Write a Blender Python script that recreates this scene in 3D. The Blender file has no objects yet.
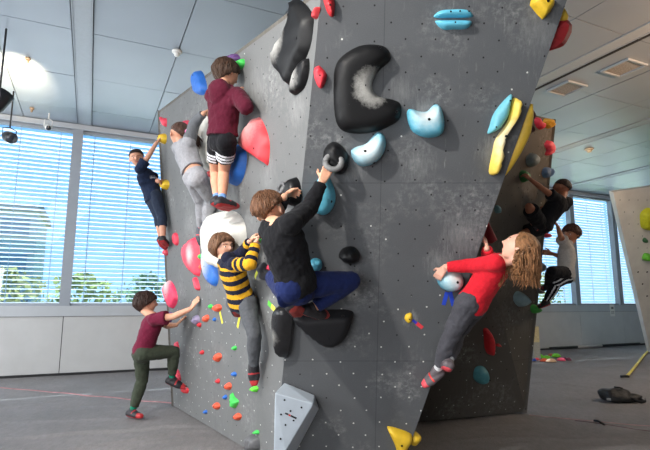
import bpy, math, random
import numpy as np
from mathutils import Vector, Matrix
from mathutils.geometry import delaunay_2d_cdt
random.seed(7); RNG = np.random.default_rng(7)
SC = bpy.context.scene
COL = SC.collection
V3 = lambda *a: np.array(a, float)
def nrm(a):
    a = np.asarray(a, float); return a/max(np.linalg.norm(a), 1e-9)

# ------------------------------------------------------------------ survey of the room
CAMH = 1.2; PITCH = math.radians(9); FPX = 500.0
EYE = V3(0, 0, CAMH)
def ray(x, y):
    u = (x-325)/FPX; v = (225-y)/FPX
    return V3(u, math.cos(PITCH)-math.sin(PITCH)*v, math.sin(PITCH)+math.cos(PITCH)*v)
def on_floor(x, y, h=0.0):
    d = ray(x, y); return EYE+d*(h-CAMH)/d[2]
def on_plane(x, y, p, n):
    d = ray(x, y); return EYE+d*np.dot(p-EYE, n)/np.dot(d, n)
def at_depth(x, y, Y):
    d = ray(x, y); return EYE+d*Y/d[1]
CEIL = 4.5
W0 = V3(-3, 9.65, 0); WD = V3(math.cos(math.radians(25)), math.sin(math.radians(25)), 0)   # long window wall
WN = V3(WD[1], -WD[0], 0)                                                                   # out of it, into the room
def room(u, v, z): return W0+WD*u+WN*v+V3(0, 0, z)
# climbing wall planes
A0 = on_floor(172.6, 405); A1 = on_floor(245, 448)
DA = nrm(A1-A0); NAh = V3(DA[1], -DA[0], 0)
NA = nrm(-np.cross(DA, NAh*.10+V3(0, 0, 1)))
if NA@NAh < 0: NA = -NA
R0 = on_plane(273.5, 465, A0, NA); RT = on_plane(320.5, 0, A0, NA)
RL = (RT-R0)/(RT-R0)[2]; R0 = R0-RL*R0[2]
NB = nrm(np.cross(V3(1, 0, 0), V3(0, RL[1], 1)))
if NB[1] > 0: NB = -NB
C0 = on_floor(418, 422); C1 = on_floor(526, 412)
C3 = at_depth(555, 120, 5.35); C2 = at_depth(478, 222, 4.75)
NC = nrm(np.cross(C3-C1, C2-C1)); NC = -NC if NC[1] > 0 else NC
ND = nrm(np.cross(C1-C0, C2-C0)); ND = -ND if ND[1] > 0 else ND
UPZ = V3(0, 0, 1)
class Plane:
    def __init__(s, p, n):
        s.p = np.asarray(p, float); s.n = nrm(n)
        s.ex = nrm(np.cross(UPZ, s.n)) if abs(s.n[2]) < .99 else V3(1, 0, 0)
        s.ey = nrm(np.cross(s.n, s.ex))
    def px(s, x, y, off=0): return on_plane(x, y, s.p+s.n*off, s.n)
    def uv(s, q): q = np.asarray(q)-s.p; return np.array([q@s.ex, q@s.ey])
    def w(s, u, v, h=0): return s.p+s.ex*u+s.ey*v+s.n*h
PA = Plane(A0, NA); PB = Plane(R0, NB); PC = Plane(C1, NC); PD = Plane(C1, ND); PF = Plane(V3(0, 0, 0), UPZ)
PW = Plane(W0, WN)

# ------------------------------------------------------------------ materials
def lin(c):
    return tuple(((x/255)/12.92 if x/255 <= .04045 else ((x/255+.055)/1.055)**2.4) for x in c)+(1.0,)
class NT:
    def __init__(s, name):
        s.m = bpy.data.materials.new(name); s.m.use_nodes = True
        s.t = s.m.node_tree; s.b = s.t.nodes['Principled BSDF']
    def n(s, typ, **kw):
        nd = s.t.nodes.new('ShaderNode'+typ)
        for k, v in kw.items():
            if k in nd.inputs and not hasattr(nd, k): nd.inputs[k].default_value = v
            else: setattr(nd, k, v)
        return nd
    def l(s, a, b): s.t.links.new(a, b)
    def math(s, op, a, b=None, c=None):
        nd = s.t.nodes.new('ShaderNodeMath'); nd.operation = op
        for i, q in enumerate((a, b, c)):
            if q is None: continue
            if isinstance(q, (int, float)): nd.inputs[i].default_value = q
            else: s.l(q, nd.inputs[i])
        return nd.outputs[0]
    def mix(s, f, a, b):
        nd = s.t.nodes.new('ShaderNodeMix'); nd.data_type = 'RGBA'
        for i, q in ((0, f), (6, a), (7, b)):
            if isinstance(q, (int, float)): nd.inputs[i].default_value = q
            elif isinstance(q, tuple): nd.inputs[i].default_value = q
            else: s.l(q, nd.inputs[i])
        return nd.outputs[2]
    def noise(s, scale, detail=3, rough=.55, co='Object', stretch=None):
        tc = s.n('TexCoord'); src = tc.outputs[co]
        if stretch:
            mp = s.n('Mapping'); mp.inputs['Scale'].default_value = stretch; s.l(src, mp.inputs[0]); src = mp.outputs[0]
        nd = s.n('TexNoise'); nd.inputs['Scale'].default_value = scale; nd.inputs['Detail'].default_value = detail
        nd.inputs['Roughness'].default_value = rough; s.l(src, nd.inputs['Vector']); return nd.outputs[0]
    def ramp(s, f, a, b):
        nd = s.n('MapRange'); nd.inputs[1].default_value = a; nd.inputs[2].default_value = b; s.l(f, nd.inputs[0]); return nd.outputs[0]
    def bump(s, h, strength=.3, dist=.01):
        b = s.n('Bump'); b.inputs['Strength'].default_value = strength; b.inputs['Distance'].default_value = dist
        s.l(h, b.inputs['Height']); s.l(b.outputs[0], s.b.inputs['Normal'])
    def color(s, c):
        if isinstance(c, tuple): s.b.inputs['Base Color'].default_value = c
        else: s.l(c, s.b.inputs['Base Color'])
_M = {}
def mat(name, c, rough=.6, var=.06, vs=25, bump=0, bs=60, metal=0, spec=.5, bd=.004, sheen=0, stretch=None):
    if name in _M: return _M[name]
    t = NT(name); a = lin(c)
    f = t.noise(vs, stretch=stretch); lo = tuple(max(0, x*(1-var*2)) for x in a[:3])+(1,); hi = tuple(min(1, x*(1+var*2)) for x in a[:3])+(1,)
    t.color(t.mix(t.ramp(f, .3, .7), lo, hi))
    t.b.inputs['Roughness'].default_value = rough; t.b.inputs['Metallic'].default_value = metal
    t.b.inputs['Specular IOR Level'].default_value = spec
    if sheen: t.b.inputs['Sheen Weight'].default_value = sheen
    if bump: t.bump(t.noise(bs, 4, stretch=stretch), bump, bd)
    _M[name] = t.m; return t.m
def fabric(name, c, rough=.9, bs=28, bump=.5):
    return mat(name, c, rough, .05, 60, bump, bs, spec=.15, bd=.012, sheen=.05)

def hold_mat(c, rough=.55, chalk=None):
    """moulded resin; chalk = (local xyz, radius, amount): rubbed in magnesia dust where hands go"""
    key = ('h', c, rough, None if chalk is None else tuple(np.round(np.r_[chalk[0], chalk[1], chalk[2]], 3)))
    if key in _M: return _M[key]
    t = NT('hold_resin'); a = lin(c)
    f = t.ramp(t.noise(18, 4), .3, .7)
    col = t.mix(f, tuple(x*.88 for x in a[:3])+(1,), tuple(min(1, x*1.1) for x in a[:3])+(1,))
    if chalk is not None:
        tc = t.n('TexCoord'); vm = t.n('VectorMath', operation='DISTANCE'); t.l(tc.outputs['Object'], vm.inputs[0]); vm.inputs[1].default_value = chalk[0]
        g = t.math('SUBTRACT', 1.0, t.math('DIVIDE', vm.outputs['Value'], chalk[1]))
        g = t.math('ADD', g, t.math('MULTIPLY', t.math('SUBTRACT', t.noise(34, 6, .75), .5), .75))
        g = t.math('MULTIPLY', t.ramp(g, -.05, .95), chalk[2])
        col = t.mix(g, col, lin((222, 220, 214)))
    sp = t.ramp(t.noise(45, 5, .7), .66, .8)
    col = t.mix(t.math('MULTIPLY', sp, .06 if max(c) < 50 else .22), col, lin((210, 208, 204)))
    t.color(col); t.b.inputs['Roughness'].default_value = rough; t.bump(t.noise(160, 2), .08, .002)
    if max(c) < 50: t.b.inputs['Specular IOR Level'].default_value = .3
    _M[key] = t.m; return t.m

def wall_paint(name, white_below, seams_u, seams_v, base=(104, 106, 108), patches=()):
    """grey textured paint with T-nut holes every 20 cm (staggered), panel joints and chalk smears, all in metres on the panel"""
    t = NT(name); uv = t.n('UVMap', uv_map='panel'); sp = t.n('SeparateXYZ'); t.l(uv.outputs[0], sp.inputs[0]); u, v = sp.outputs[0], sp.outputs[1]
    a = lin(base)
    tc = uv.outputs[0]
    def nz(scale, det, rough, stretch=None, rot=0):
        mp = t.n('Mapping'); mp.inputs['Scale'].default_value = stretch or (1, 1, 1); mp.inputs['Rotation'].default_value = (0, 0, rot); t.l(tc, mp.inputs[0])
        nd = t.n('TexNoise'); nd.inputs['Scale'].default_value = scale; nd.inputs['Detail'].default_value = det; nd.inputs['Roughness'].default_value = rough
        t.l(mp.outputs[0], nd.inputs['Vector']); return nd.outputs[0]
    col = t.mix(t.ramp(nz(3, 5, .6), .3, .7), tuple(x*.93 for x in a[:3])+(1,), tuple(x*1.06 for x in a[:3])+(1,))
    col = t.mix(t.math('MULTIPLY', t.ramp(nz(160, 2, .5), .45, .75), .22), col, tuple(x*1.7 for x in a[:3])+(1,))
    # chalk: cloudy scuffs, and finger streaks
    s1 = t.math('MULTIPLY', t.ramp(nz(2.3, 3, .5), .5, .74), t.ramp(nz(22, 5, .75), .46, .72))
    s2 = t.math('MULTIPLY', t.ramp(nz(1.0, 2, .5, (1, 1, 1)), .48, .7), t.ramp(nz(9, 4, .7, (3.2, .5, 1), .5), .6, .78))
    ch = t.math('MINIMUM', t.math('ADD', t.math('MULTIPLY', s1, .55), t.math('MULTIPLY', s2, .5)), 1)
    col = t.mix(t.math('MULTIPLY', ch, .85), col, lin((196, 196, 194)))
    for (pu, pv, pr, pa) in patches:      # where chalky hands and shoes keep landing
        du = t.math('SUBTRACT', u, float(pu)); dv = t.math('SUBTRACT', v, float(pv)); dd = t.math('SQRT', t.math('ADD', t.math('MULTIPLY', du, du), t.math('MULTIPLY', dv, dv)))
        g = t.math('ADD', t.math('SUBTRACT', 1.0, t.math('DIVIDE', dd, pr)), t.math('MULTIPLY', t.math('SUBTRACT', nz(17, 7, .85, (2.6, .5, 1), .5), .5), 2.6))
        col = t.mix(t.math('MULTIPLY', t.ramp(g, .35, 1.4), pa*.55), col, lin((200, 200, 198)))
    # joints
    for axis, lst in ((u, seams_u), (v, seams_v)):
        for s in lst:
            d = t.math('ABSOLUTE', t.math('SUBTRACT', axis, float(s)))
            col = t.mix(t.math('MULTIPLY', t.math('LESS_THAN', d, .0026), .45), col, (a[0]*.3, a[1]*.3, a[2]*.3, 1))
    # holes
    vr = t.math('DIVIDE', v, .1); j = t.math('FLOOR', vr)
    ur = t.math('ADD', t.math('DIVIDE', u, .2), t.math('MULTIPLY', t.math('FLOORED_MODULO', j, 2.0), .5)); i = t.math('FLOOR', ur)
    dx = t.math('MULTIPLY', t.math('SUBTRACT', t.math('SUBTRACT', ur, i), .5), .2); dy = t.math('MULTIPLY', t.math('SUBTRACT', t.math('SUBTRACT', vr, j), .5), .1)
    cb = t.n('CombineXYZ'); t.l(i, cb.inputs[0]); t.l(j, cb.inputs[1]); wn = t.n('TexWhiteNoise', noise_dimensions='2D'); t.l(cb.outputs[0], wn.inputs['Vector'])
    wc = t.n('SeparateColor'); t.l(wn.outputs['Color'], wc.inputs[0])
    dx = t.math('ADD', dx, t.math('MULTIPLY', t.math('SUBTRACT', wc.outputs[0], .5), .02)); dy = t.math('ADD', dy, t.math('MULTIPLY', t.math('SUBTRACT', wc.outputs[1], .5), .02))
    r = t.math('SQRT', t.math('ADD', t.math('MULTIPLY', dx, dx), t.math('MULTIPLY', dy, dy)))
    dot = t.math('MULTIPLY', t.math('LESS_THAN', r, .0058), t.math('GREATER_THAN', wn.outputs['Value'], .08))
    isw = t.math('LESS_THAN', v, white_below) if white_below is not None else None
    pick = t.math('GREATER_THAN', t.math('ADD', wc.outputs[2], t.math('MULTIPLY', isw, .75)), .93)
    col = t.mix(dot, col, t.mix(pick, (.012, .012, .012, 1), lin((205, 205, 200))))
    t.color(col); t.b.inputs['Roughness'].default_value = .78; t.b.inputs['Specular IOR Level'].default_value = .3
    t.bump(t.math('SUBTRACT', nz(220, 2, .5), t.math('MULTIPLY', dot, 2.0)), .25, .002)
    return t.m

# ------------------------------------------------------------------ mesh helpers
class MB:
    def __init__(s): s.v = []; s.f = []; s.mi = []
    def add(s, vs, fs, mi=0):
        o = len(s.v); s.v += [tuple(map(float, q)) for q in vs]; s.f += [tuple(o+i for i in f) for f in fs]; s.mi += [mi]*len(fs)
    def box(s, c, ax, ay, az, mi=0):      # centre and three half-axis vectors
        c, ax, ay, az = map(np.asarray, (c, ax, ay, az))
        vs = [c+sx*ax+sy*ay+sz*az for sz in (-1, 1) for sy in (-1, 1) for sx in (-1, 1)]
        s.add(vs, [(0, 2, 3, 1), (4, 5, 7, 6), (0, 1, 5, 4), (2, 6, 7, 3), (0, 4, 6, 2), (1, 3, 7, 5)], mi)
    def rbox(s, u0, u1, v0, v1, z0, z1, mi=0):   # box in room coordinates
        s.box(room((u0+u1)/2, (v0+v1)/2, (z0+z1)/2), WD*(u1-u0)/2, WN*(v1-v0)/2, UPZ*(z1-z0)/2, mi)
    def rings(s, rings, mi=0, cap=True):
        n = len(rings[0]); vs = [p for r in rings for p in r]; fs = []
        for k in range(len(rings)-1):
            for i in range(n):
                j = (i+1) % n; fs.append((k*n+i, k*n+j, (k+1)*n+j, (k+1)*n+i))
        if cap: fs.append(tuple(range(n-1, -1, -1))); fs.append(tuple((len(rings)-1)*n+i for i in range(n)))
        s.add(vs, fs, mi)
    def capsule(s, a, b, ra, rb, n=14, flat_a=False, flat_b=False, mi=0, sq=1.0, side=None):
        a = np.asarray(a, float); b = np.asarray(b, float); d = b-a; L = np.linalg.norm(d); d = nrm(d) if L > 1e-6 else UPZ
        e = side if side is not None else (UPZ if abs(d[2]) < .9 else V3(1, 0, 0))
        x = nrm(np.asarray(e)-d*np.dot(e, d)); y = np.cross(d, x); R = []
        def ring(c, r): R.append([c+(x*math.cos(t)+y*sq*math.sin(t))*r for t in np.linspace(0, 2*math.pi, n, endpoint=False)])
        if not flat_a:
            for q in (.12, .35, .6, .85): ph = q*math.pi/2; ring(a-d*ra*math.cos(ph), ra*math.sin(ph))
        ring(a, ra); ring(b, rb)
        if not flat_b:
            for q in (.85, .6, .35, .12): ph = q*math.pi/2; ring(b+d*rb*math.cos(ph), rb*math.sin(ph))
        s.rings(R, mi)
    def tube(s, pts, rad, n=8, mi=0, sq=1.0, side=None):
        pts = [np.asarray(p, float) for p in pts]; m = len(pts); R = []
        for k in range(m):
            d = nrm(pts[min(k+1, m-1)]-pts[max(k-1, 0)]); e = side if side is not None else (UPZ if abs(d[2]) < .9 else V3(1, 0, 0))
            x = nrm(np.asarray(e)-d*np.dot(e, d)); y = np.cross(d, x); r = rad(k/(m-1)) if callable(rad) else rad
            R.append([pts[k]+(x*math.cos(t)+y*sq*math.sin(t))*r for t in np.linspace(0, 2*math.pi, n, endpoint=False)])
        s.rings(R, mi)
    def ellipsoid(s, c, ax, ay, az, n=16, m=10, mi=0):
        R = []
        for k in range(m+1):
            ph = math.pi*(k+.02)/(m+.04); R.append([np.asarray(c)-np.asarray(az)*math.cos(ph)+(np.asarray(ax)*math.cos(t)+np.asarray(ay)*math.sin(t))*math.sin(ph) for t in np.linspace(0, 2*math.pi, n, endpoint=False)])
        s.rings(R, mi)
    def mesh(s, name, mats, org=None, smooth=False):
        me = bpy.data.meshes.new(name); o = np.zeros(3) if org is None else np.asarray(org)
        me.from_pydata([tuple(np.asarray(q)-o) for q in s.v], [], s.f)
        for m in mats: me.materials.append(m)
        if len(mats) > 1: me.polygons.foreach_set('material_index', s.mi)
        if smooth: me.polygons.foreach_set('use_smooth', [True]*len(me.polygons))
        me.update(); return me
def link(name, me, loc=(0, 0, 0), parent=None):
    o = bpy.data.objects.new(name, me); COL.objects.link(o); o.location = tuple(map(float, loc))
    if parent is not None: o.parent = parent
    return o
def tag(o, label, cat, group=None, kind=None):
    o['label'] = label; o['category'] = cat
    if group: o['group'] = group
    if kind: o['kind'] = kind
    return o
def struct(name, mb, mats, smooth=False):
    o = link(name, mb.mesh(name, mats, None, smooth)); o['kind'] = 'structure'; return o
def part(name, mb, mats, parent, smooth=False):
    return link(name, mb.mesh(name, mats, wloc(parent), smooth), (0, 0, 0), parent)
def wloc(o):
    p = V3(*o.location)
    return p+wloc(o.parent) if o.parent else p
def empty(name, loc):
    o = bpy.data.objects.new(name, None); COL.objects.link(o); o.location = tuple(map(float, loc)); o.empty_display_size = .05; return o
def thing(name, mb, mats, loc, label, cat, group=None, smooth=False):
    return tag(link(name, mb.mesh(name, mats, loc, smooth), loc), label, cat, group)
def evaluated(me, mods):
    """run a modifier stack over a mesh and hand back the result"""
    o = bpy.data.objects.new('work', me); COL.objects.link(o)
    for typ, kw in mods:
        m = o.modifiers.new('m', typ)
        for k, v in kw.items(): setattr(m, k, v)
    dg = bpy.context.evaluated_depsgraph_get(); dg.update()
    r = bpy.data.meshes.new_from_object(o.evaluated_get(dg)); bpy.data.objects.remove(o); return r
def organic(mb, voxel, smooth=6, disp=None, fac=.5):
    me = mb.mesh('w', [])
    mods = [('REMESH', dict(mode='VOXEL', voxel_size=voxel)), ('SMOOTH', dict(factor=fac, iterations=smooth))]
    if disp:
        tx = bpy.data.textures.get('folds%g' % disp[0]) or bpy.data.textures.new('folds%g' % disp[0], 'CLOUDS'); tx.noise_scale = disp[0]; tx.noise_depth = 2
        mods.append(('DISPLACE', dict(texture=tx, strength=disp[1], mid_level=.5, texture_coords='LOCAL')))
    r = evaluated(me, mods); r.polygons.foreach_set('use_smooth', [True]*len(r.polygons)); return r
def shift(me, org):
    me.transform(Matrix.Translation(Vector([-float(c) for c in org])))
# ------------------------------------------------------------------ the room
M_ceil = NT('ceiling_panel'); M_ceil.color(M_ceil.mix(M_ceil.ramp(M_ceil.noise(.6, 2), .3, .7), lin((136, 145, 155)), lin((150, 159, 168))))
M_ceil.b.inputs['Roughness'].default_value = .33; M_ceil.b.inputs['Specular IOR Level'].default_value = .6; M_ceil = M_ceil.m
M_gap = mat('ceiling_gap', (86, 92, 98), .6)
M_strip = mat('ceiling_strip', (158, 165, 172), .45, .02)
M_white = mat('white_lacquer', (194, 194, 193), .5, .02, 3)
M_sill = mat('sill_metal', (182, 186, 190), .4, .02, 3)
M_frame = mat('frame_metal', (150, 156, 164), .4, .02, 3)
M_dark = mat('dark_gap', (40, 40, 42), .8)
M_wallpaint = mat('wall_paint', (188, 186, 182), .8, .03, 2)
U0, U1, VF = -6.6, 17.0, 14.5

def floor_height(x, y):
    h = np.zeros_like(x)
    def ridge(a, b, w, amp, wob=0.0, ph=0.0):
        a = np.asarray(a, float)[:2]; b = np.asarray(b, float)[:2]; d = (b-a)/np.linalg.norm(b-a); L = np.linalg.norm(b-a)
        s = (x-a[0])*d[0]+(y-a[1])*d[1]; q = -(x-a[0])*d[1]+(y-a[1])*d[0]+wob*np.sin(s*3.1+ph)+wob*.5*np.sin(s*7.3+ph*2)
        env = 1/(1+np.exp(-(s)/.12))/(1+np.exp((s-L)/.12))
        return amp*np.exp(-(q/w)**2)*env
    P = on_floor
    for i, (p, q, w, amp, wob) in enumerate([
        (P(0, 437), P(200, 425), .05, .016, .03), (P(60, 449), P(215, 428), .035, .014, .03), (P(110, 447), P(205, 436), .03, .012, .02),
        (P(150, 452), P(235, 438), .03, .014, .02), (P(150, 424), P(205, 421), .03, .010, .02), (P(0, 407), P(80, 398), .06, .008, .05),
        (P(60, 408), P(150, 404), .05, .007, .05), (P(0, 421), P(120, 417), .06, .007, .05), (P(185, 449), P(240, 444), .025, .014, .02),
        (P(430, 440), P(640, 436), .08, .006, .05), (P(540, 382), P(640, 390), .1, .010, .06), (P(530, 372), P(640, 368), .1, .008, .08),
        (P(545, 400), P(600, 396), .06, .006, .05), (P(450, 428), P(525, 424), .06, .006, .04)]):
        h += ridge(p, q, w*.8, amp*1.7, wob, i*1.7)
    h += .004*np.sin(x*7.7+1.3*np.sin(y*3.1))*np.sin(y*2.1+x)+.0025*np.sin(x*5.1+2*np.sin(y*2.3))*np.sin(y*4.3+1.5*np.sin(x*1.9))
    return h-.012
def build_floor():
    mb = MB(); xs = np.r_[np.linspace(-13, -5.2, 10), np.linspace(-5, 5, 260), np.linspace(5.2, 20, 30)]; ys = np.r_[np.linspace(-6, 2.8, 10), np.linspace(3, 9, 190), np.linspace(9.1, 20, 40)]
    X, Y = np.meshgrid(xs, ys); Z = floor_height(X, Y); n = len(xs)
    mb.v = [tuple(q) for q in np.stack([X.ravel(), Y.ravel(), Z.ravel()], 1).tolist()]
    mb.f = [(j*n+i, j*n+i+1, (j+1)*n+i+1, (j+1)*n+i) for j in range(len(ys)-1) for i in range(n-1)]; mb.mi = [0]*len(mb.f)
    t = NT('mat_carpet')
    f1 = t.ramp(t.noise(1.3, 4, .6), .3, .7); f2 = t.ramp(t.noise(26, 5, .8, stretch=(1, .35, 1)), .3, .7); f3 = t.ramp(t.noise(240, 2, .6), .35, .65)
    c = t.mix(f1, lin((120, 117, 116)), lin((140, 136, 135))); c = t.mix(t.math('MULTIPLY', f2, .65), c, lin((92, 90, 90))); c = t.mix(t.math('MULTIPLY', f3, .35), c, lin((172, 169, 169)))
    t.color(c); t.b.inputs['Roughness'].default_value = .95; t.b.inputs['Specular IOR Level'].default_value = .15
    t.bump(t.math('ADD', t.noise(220, 2), t.math('MULTIPLY', t.noise(9, 4, .6, stretch=(.5, 1.6, 1)), 2.0)), .6, .01)
    struct('floor', mb, [t.m], True)
build_floor()

# ceiling: metal panels on a grid that follows the window wall
cb = MB(); cb.rbox(U0-.3, U1+.3, -.3, VF+.3, CEIL+.03, CEIL+.25, 1)
strips = [-7.85, -4.75, -1.65, 1.45, 4.55, 7.65, 10.75, 13.85, 16.95]
vj = [-.1+.0, .83, 2.21, 3.6, 4.98, 6.36, 7.74, 9.1, 10.5, 11.9, 13.3, 14.7]
for k in range(len(strips)-1):
    a, b = strips[k]+.12, strips[k+1]-.12; m = a+1.02
    for (p, q) in ((a, m), (m, a+2.0), (a+2.0, b)):
        for i in range(len(vj)-1):
            g = .006; dz = random.uniform(0, .006)
            cb.rbox(p+g, q-g, vj[i]+g, vj[i+1]-g, CEIL+dz, CEIL+.029, 0)
struct('ceiling', cb, [M_ceil, M_gap])
for k, s in enumerate(strips[1:-1]):
    sb = MB(); sb.rbox(s-.095, s+.095, -.05, VF, CEIL-.006, CEIL+.028)
    for side in (-1, 1): sb.rbox(s+side*.105-.007, s+side*.105+.007, -.05, VF, CEIL-.012, CEIL+.028)
    struct('trim_%d' % (k+1), sb, [M_strip])
sl = MB(); sl.rbox(4.70, 4.745, -.05, VF, CEIL-.005, CEIL+.02); struct('trim_10', sl, [M_dark])

# window wall: posts, header, sill, panelled dado
ZS, ZH = 1.17, 4.40
mull = [-5.47, -3.61]+[-1.75+1.86*k for k in range(11)]
wb = MB(); wb.rbox(U0-.2, U1+.2, -.14, 0, 0, 1.0, 2)
pan = sorted(mull)
for i in range(len(pan)-1):
    wb.rbox(pan[i]+.006, pan[i+1]-.006, 0, .025, .02, .985, 1)
wb.rbox(U0-.2, pan[0]-.006, 0, .025, .02, .985, 1); wb.rbox(pan[-1]+.006, U1+.2, 0, .025, .02, .985, 1)
wb.rbox(U0-.2, U1+.2, -.14, .0, ZH, CEIL+.03, 0)
wb.rbox(mull[-1], U1+.2, -.14, 0, .9, CEIL, 0); wb.rbox(U0-.3, mull[0], -.14, 0, .9, CEIL, 0)
struct('wall_back', wb, [M_wallpaint, M_white, M_dark])
sb = MB(); sb.rbox(U0-.2, U1+.2, -.12, .05, .992, ZS); struct('trim_11', sb, [M_sill])
hb = MB(); hb.rbox(U0-.2, U1+.2, -.02, .06, ZH, CEIL-.008); struct('trim_12', hb, [M_sill])
bb = MB(); bb.rbox(U0-.2, U1+.2, .0, .035, -.01, .03); struct('baseboard_back', bb, [M_dark])
# blinds and glazing
ts = NT('blind_slat'); ts.t.nodes.remove(ts.b)
o_ = ts.t.nodes['Material Output']; df = ts.n('BsdfDiffuse'); tr = ts.n('BsdfTranslucent'); ms = ts.n('MixShader')
df.inputs[0].default_value = (.86, .87, .88, 1); tr.inputs[0].default_value = (.86, .88, .9, 1); ms.inputs[0].default_value = .5
ts.l(df.outputs[0], ms.inputs[1]); ts.l(tr.outputs[0], ms.inputs[2]); ts.l(ms.outputs[0], o_.inputs[0]); M_slat = ts.m
tg = NT('window_glass'); tg.t.nodes.remove(tg.b); o_ = tg.t.nodes['Material Output']; tp = tg.n('BsdfTransparent'); gl = tg.n('BsdfGlossy'); ms = tg.n('MixShader')
tp.inputs[0].default_value = (.86, .95, 1.0, 1); gl.inputs['Roughness'].default_value = .02; ms.inputs[0].default_value = .05
tg.l(tp.outputs[0], ms.inputs[1]); tg.l(gl.outputs[0], ms.inputs[2]); tg.l(ms.outputs[0], o_.inputs[0]); M_glass = tg.m
M_tape = mat('ladder_tape', (190, 200, 214), .8)
for i in range(len(mull)-1):
    a, b = mull[i]+.085, mull[i+1]-.085
    fb = MB()
    for (p, q) in ((a-.085, a), (b, b+.085)): fb.rbox(p, q, -.13, .03, ZS, ZH)
    fb.rbox(a, b, -.13, -.02, ZS, ZS+.05); fb.rbox(a, b, -.13, -.02, ZH-.05, ZH)
    w = struct('window_%d' % (i+1), fb, [M_frame])
    gb = MB(); gb.rbox(a, b, -.10, -.094, ZS+.05, ZH-.05); part('window_pane', gb, [M_glass], w)
    bl = MB(); z = ZS+.06; k = 0
    tilt = math.radians(-13)
    while z < ZH-.05:
        dv = nrm(WN*math.cos(tilt)-UPZ*math.sin(tilt)); up = nrm(WN*math.sin(tilt)+UPZ*math.cos(tilt))
        bl.box(room((a+b)/2, -.24, z), WD*(b-a+.06)/2, dv*.040, up*.0012, 0); z += .079; k += 1
    for q in (.12, .5, .88): bl.rbox(a+(b-a)*q-.006, a+(b-a)*q+.006, -.2005, -.199, ZS, ZH, 1)
    part('window_blind', bl, [M_slat, M_tape], w)
# the other walls
for nm, (u0, u1, v0, v1) in dict(wall_left=(U0-.2, U0, -.1, VF), wall_right=(U1, U1+.2, -.1, VF), wall_front=(U0, U1, VF, VF+.2)).items():
    q = MB(); q.rbox(u0, u1, v0, v1, 0, CEIL+.03); struct(nm, q, [M_wallpaint])

# outside, seen through the blinds
gm = mat('lawn', (96, 120, 60), .95, .2, 4)
q = MB(); q.rbox(-60, 80, -90, -.3, -.35, -.3); struct('ground', q, [gm])
def far_building(u0, u1, v0, h, label, c, rows, cols):
    mb = MB(); mb.rbox(u0, u1, v0-8, v0, -.3, h); r = thing('office_building', mb, [mat('facade%d' % c[0], c, .8, .04, .5)], room((u0+u1)/2, v0, -.3), label, 'building')
    for i in range(cols):
        for j in range(rows):
            m = MB(); a = u0+(u1-u0)*(i+.18)/cols; b = u0+(u1-u0)*(i+.82)/cols; z0 = h*(j+.3)/rows; z1 = h*(j+.8)/rows
            m.rbox(a, b, v0-.02, v0+.06, z0, z1); part('window', m, [mat('far_glass', (120, 142, 168), .4)], r)
    m = MB(); m.rbox(u0-.3, u1+.3, v0-8.2, v0+.3, h, h+.4); part('roof', m, [mat('far_roof', (150, 150, 155), .7)], r)
far_building(-26, -5, -30, 7.6, 'pale office building seen through the blinds of the left windows', (188, 190, 196), 3, 8)
far_building(24, 44, -34, 10, 'grey office building seen through the blinds of the right windows', (170, 180, 192), 4, 8)
def leaf_mat(i, c):
    m = mat('leaves%d' % i, c, .8, .25, 9); b = m.node_tree.nodes['Principled BSDF']; b.inputs['Transmission Weight'].default_value = 0
    nt_ = m.node_tree; tl = nt_.nodes.new('ShaderNodeBsdfTranslucent'); mx = nt_.nodes.new('ShaderNodeMixShader'); tl.inputs[0].default_value = lin(c)
    mx.inputs[0].default_value = .6; nt_.links.new(b.outputs[0], mx.inputs[1]); nt_.links.new(tl.outputs[0], mx.inputs[2]); nt_.links.new(mx.outputs[0], nt_.nodes['Material Output'].inputs[0]); return m
leaf = [leaf_mat(i, c) for i, c in enumerate([(140, 156, 96), (112, 140, 112), (156, 160, 110)])]
def shrub(u, v, w, h, mi, label):
    mb = MB()
    for k in range(330):
        th = random.uniform(0, 6.28); z = random.random()**.7; rr = w*.5*math.sqrt(max(.05, 1-(2*z-.9)**2*.8))*random.uniform(.3, 1)
        c = room(u+rr*math.cos(th), v+rr*.8*math.sin(th), -.3+.25*h+z*h*.75); s = random.uniform(.10, .22)
        a = nrm(RNG.normal(size=3)); b = nrm(np.cross(a, RNG.normal(size=3))); mb.add([c-a*s, c+b*s*.5, c+a*s, c-b*s*.5], [(0, 1, 2, 3)])
    r = tag(empty('garden_shrub', room(u, v, -.3)), label, 'shrub', 'shrubs beyond the windows')
    part('foliage', mb, [leaf[mi]], r); m = MB()
    for a in (-.12, 0, .12): m.capsule(room(u, v, -.3), room(u+a*w*2, v+a*.5, -.3+h*.6), .05, .02, 7)
    part('stem', m, [mat('bark', (84, 66, 50), .9)], r)
for (u, v, w, h, mi, lb) in [(-8.6, -10, 3.2, 3.0, 0, 'yellow-green garden shrub behind the blinds of the leftmost window, nearest the frame edge'),
    (-6.2, -9, 2.6, 2.4, 1, 'dark green garden shrub behind the blinds of the leftmost window'), (-4.0, -10, 3.0, 2.7, 2, 'olive garden shrub behind the window post left of the navy boy'),
    (-1.6, -9, 2.6, 2.5, 0, 'yellow-green garden shrub behind the blinds below the navy boy'), (.6, -9.5, 2.4, 2.6, 1, 'dark green garden shrub behind the climbing wall edge by the left window'),
    (15.2, -9, 3, 3.2, 1, 'dark green garden shrub behind the blinds right of the boy in the white tee'), (18.3, -10, 2.6, 2.9, 0, 'yellow-green garden shrub behind the blinds left of the white climbing wall'),
    (21.2, -10, 2.6, 3.1, 2, 'olive garden shrub behind the narrow window beside the white climbing wall')]:
    shrub(u, v, w, h, mi, lb)

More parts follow.
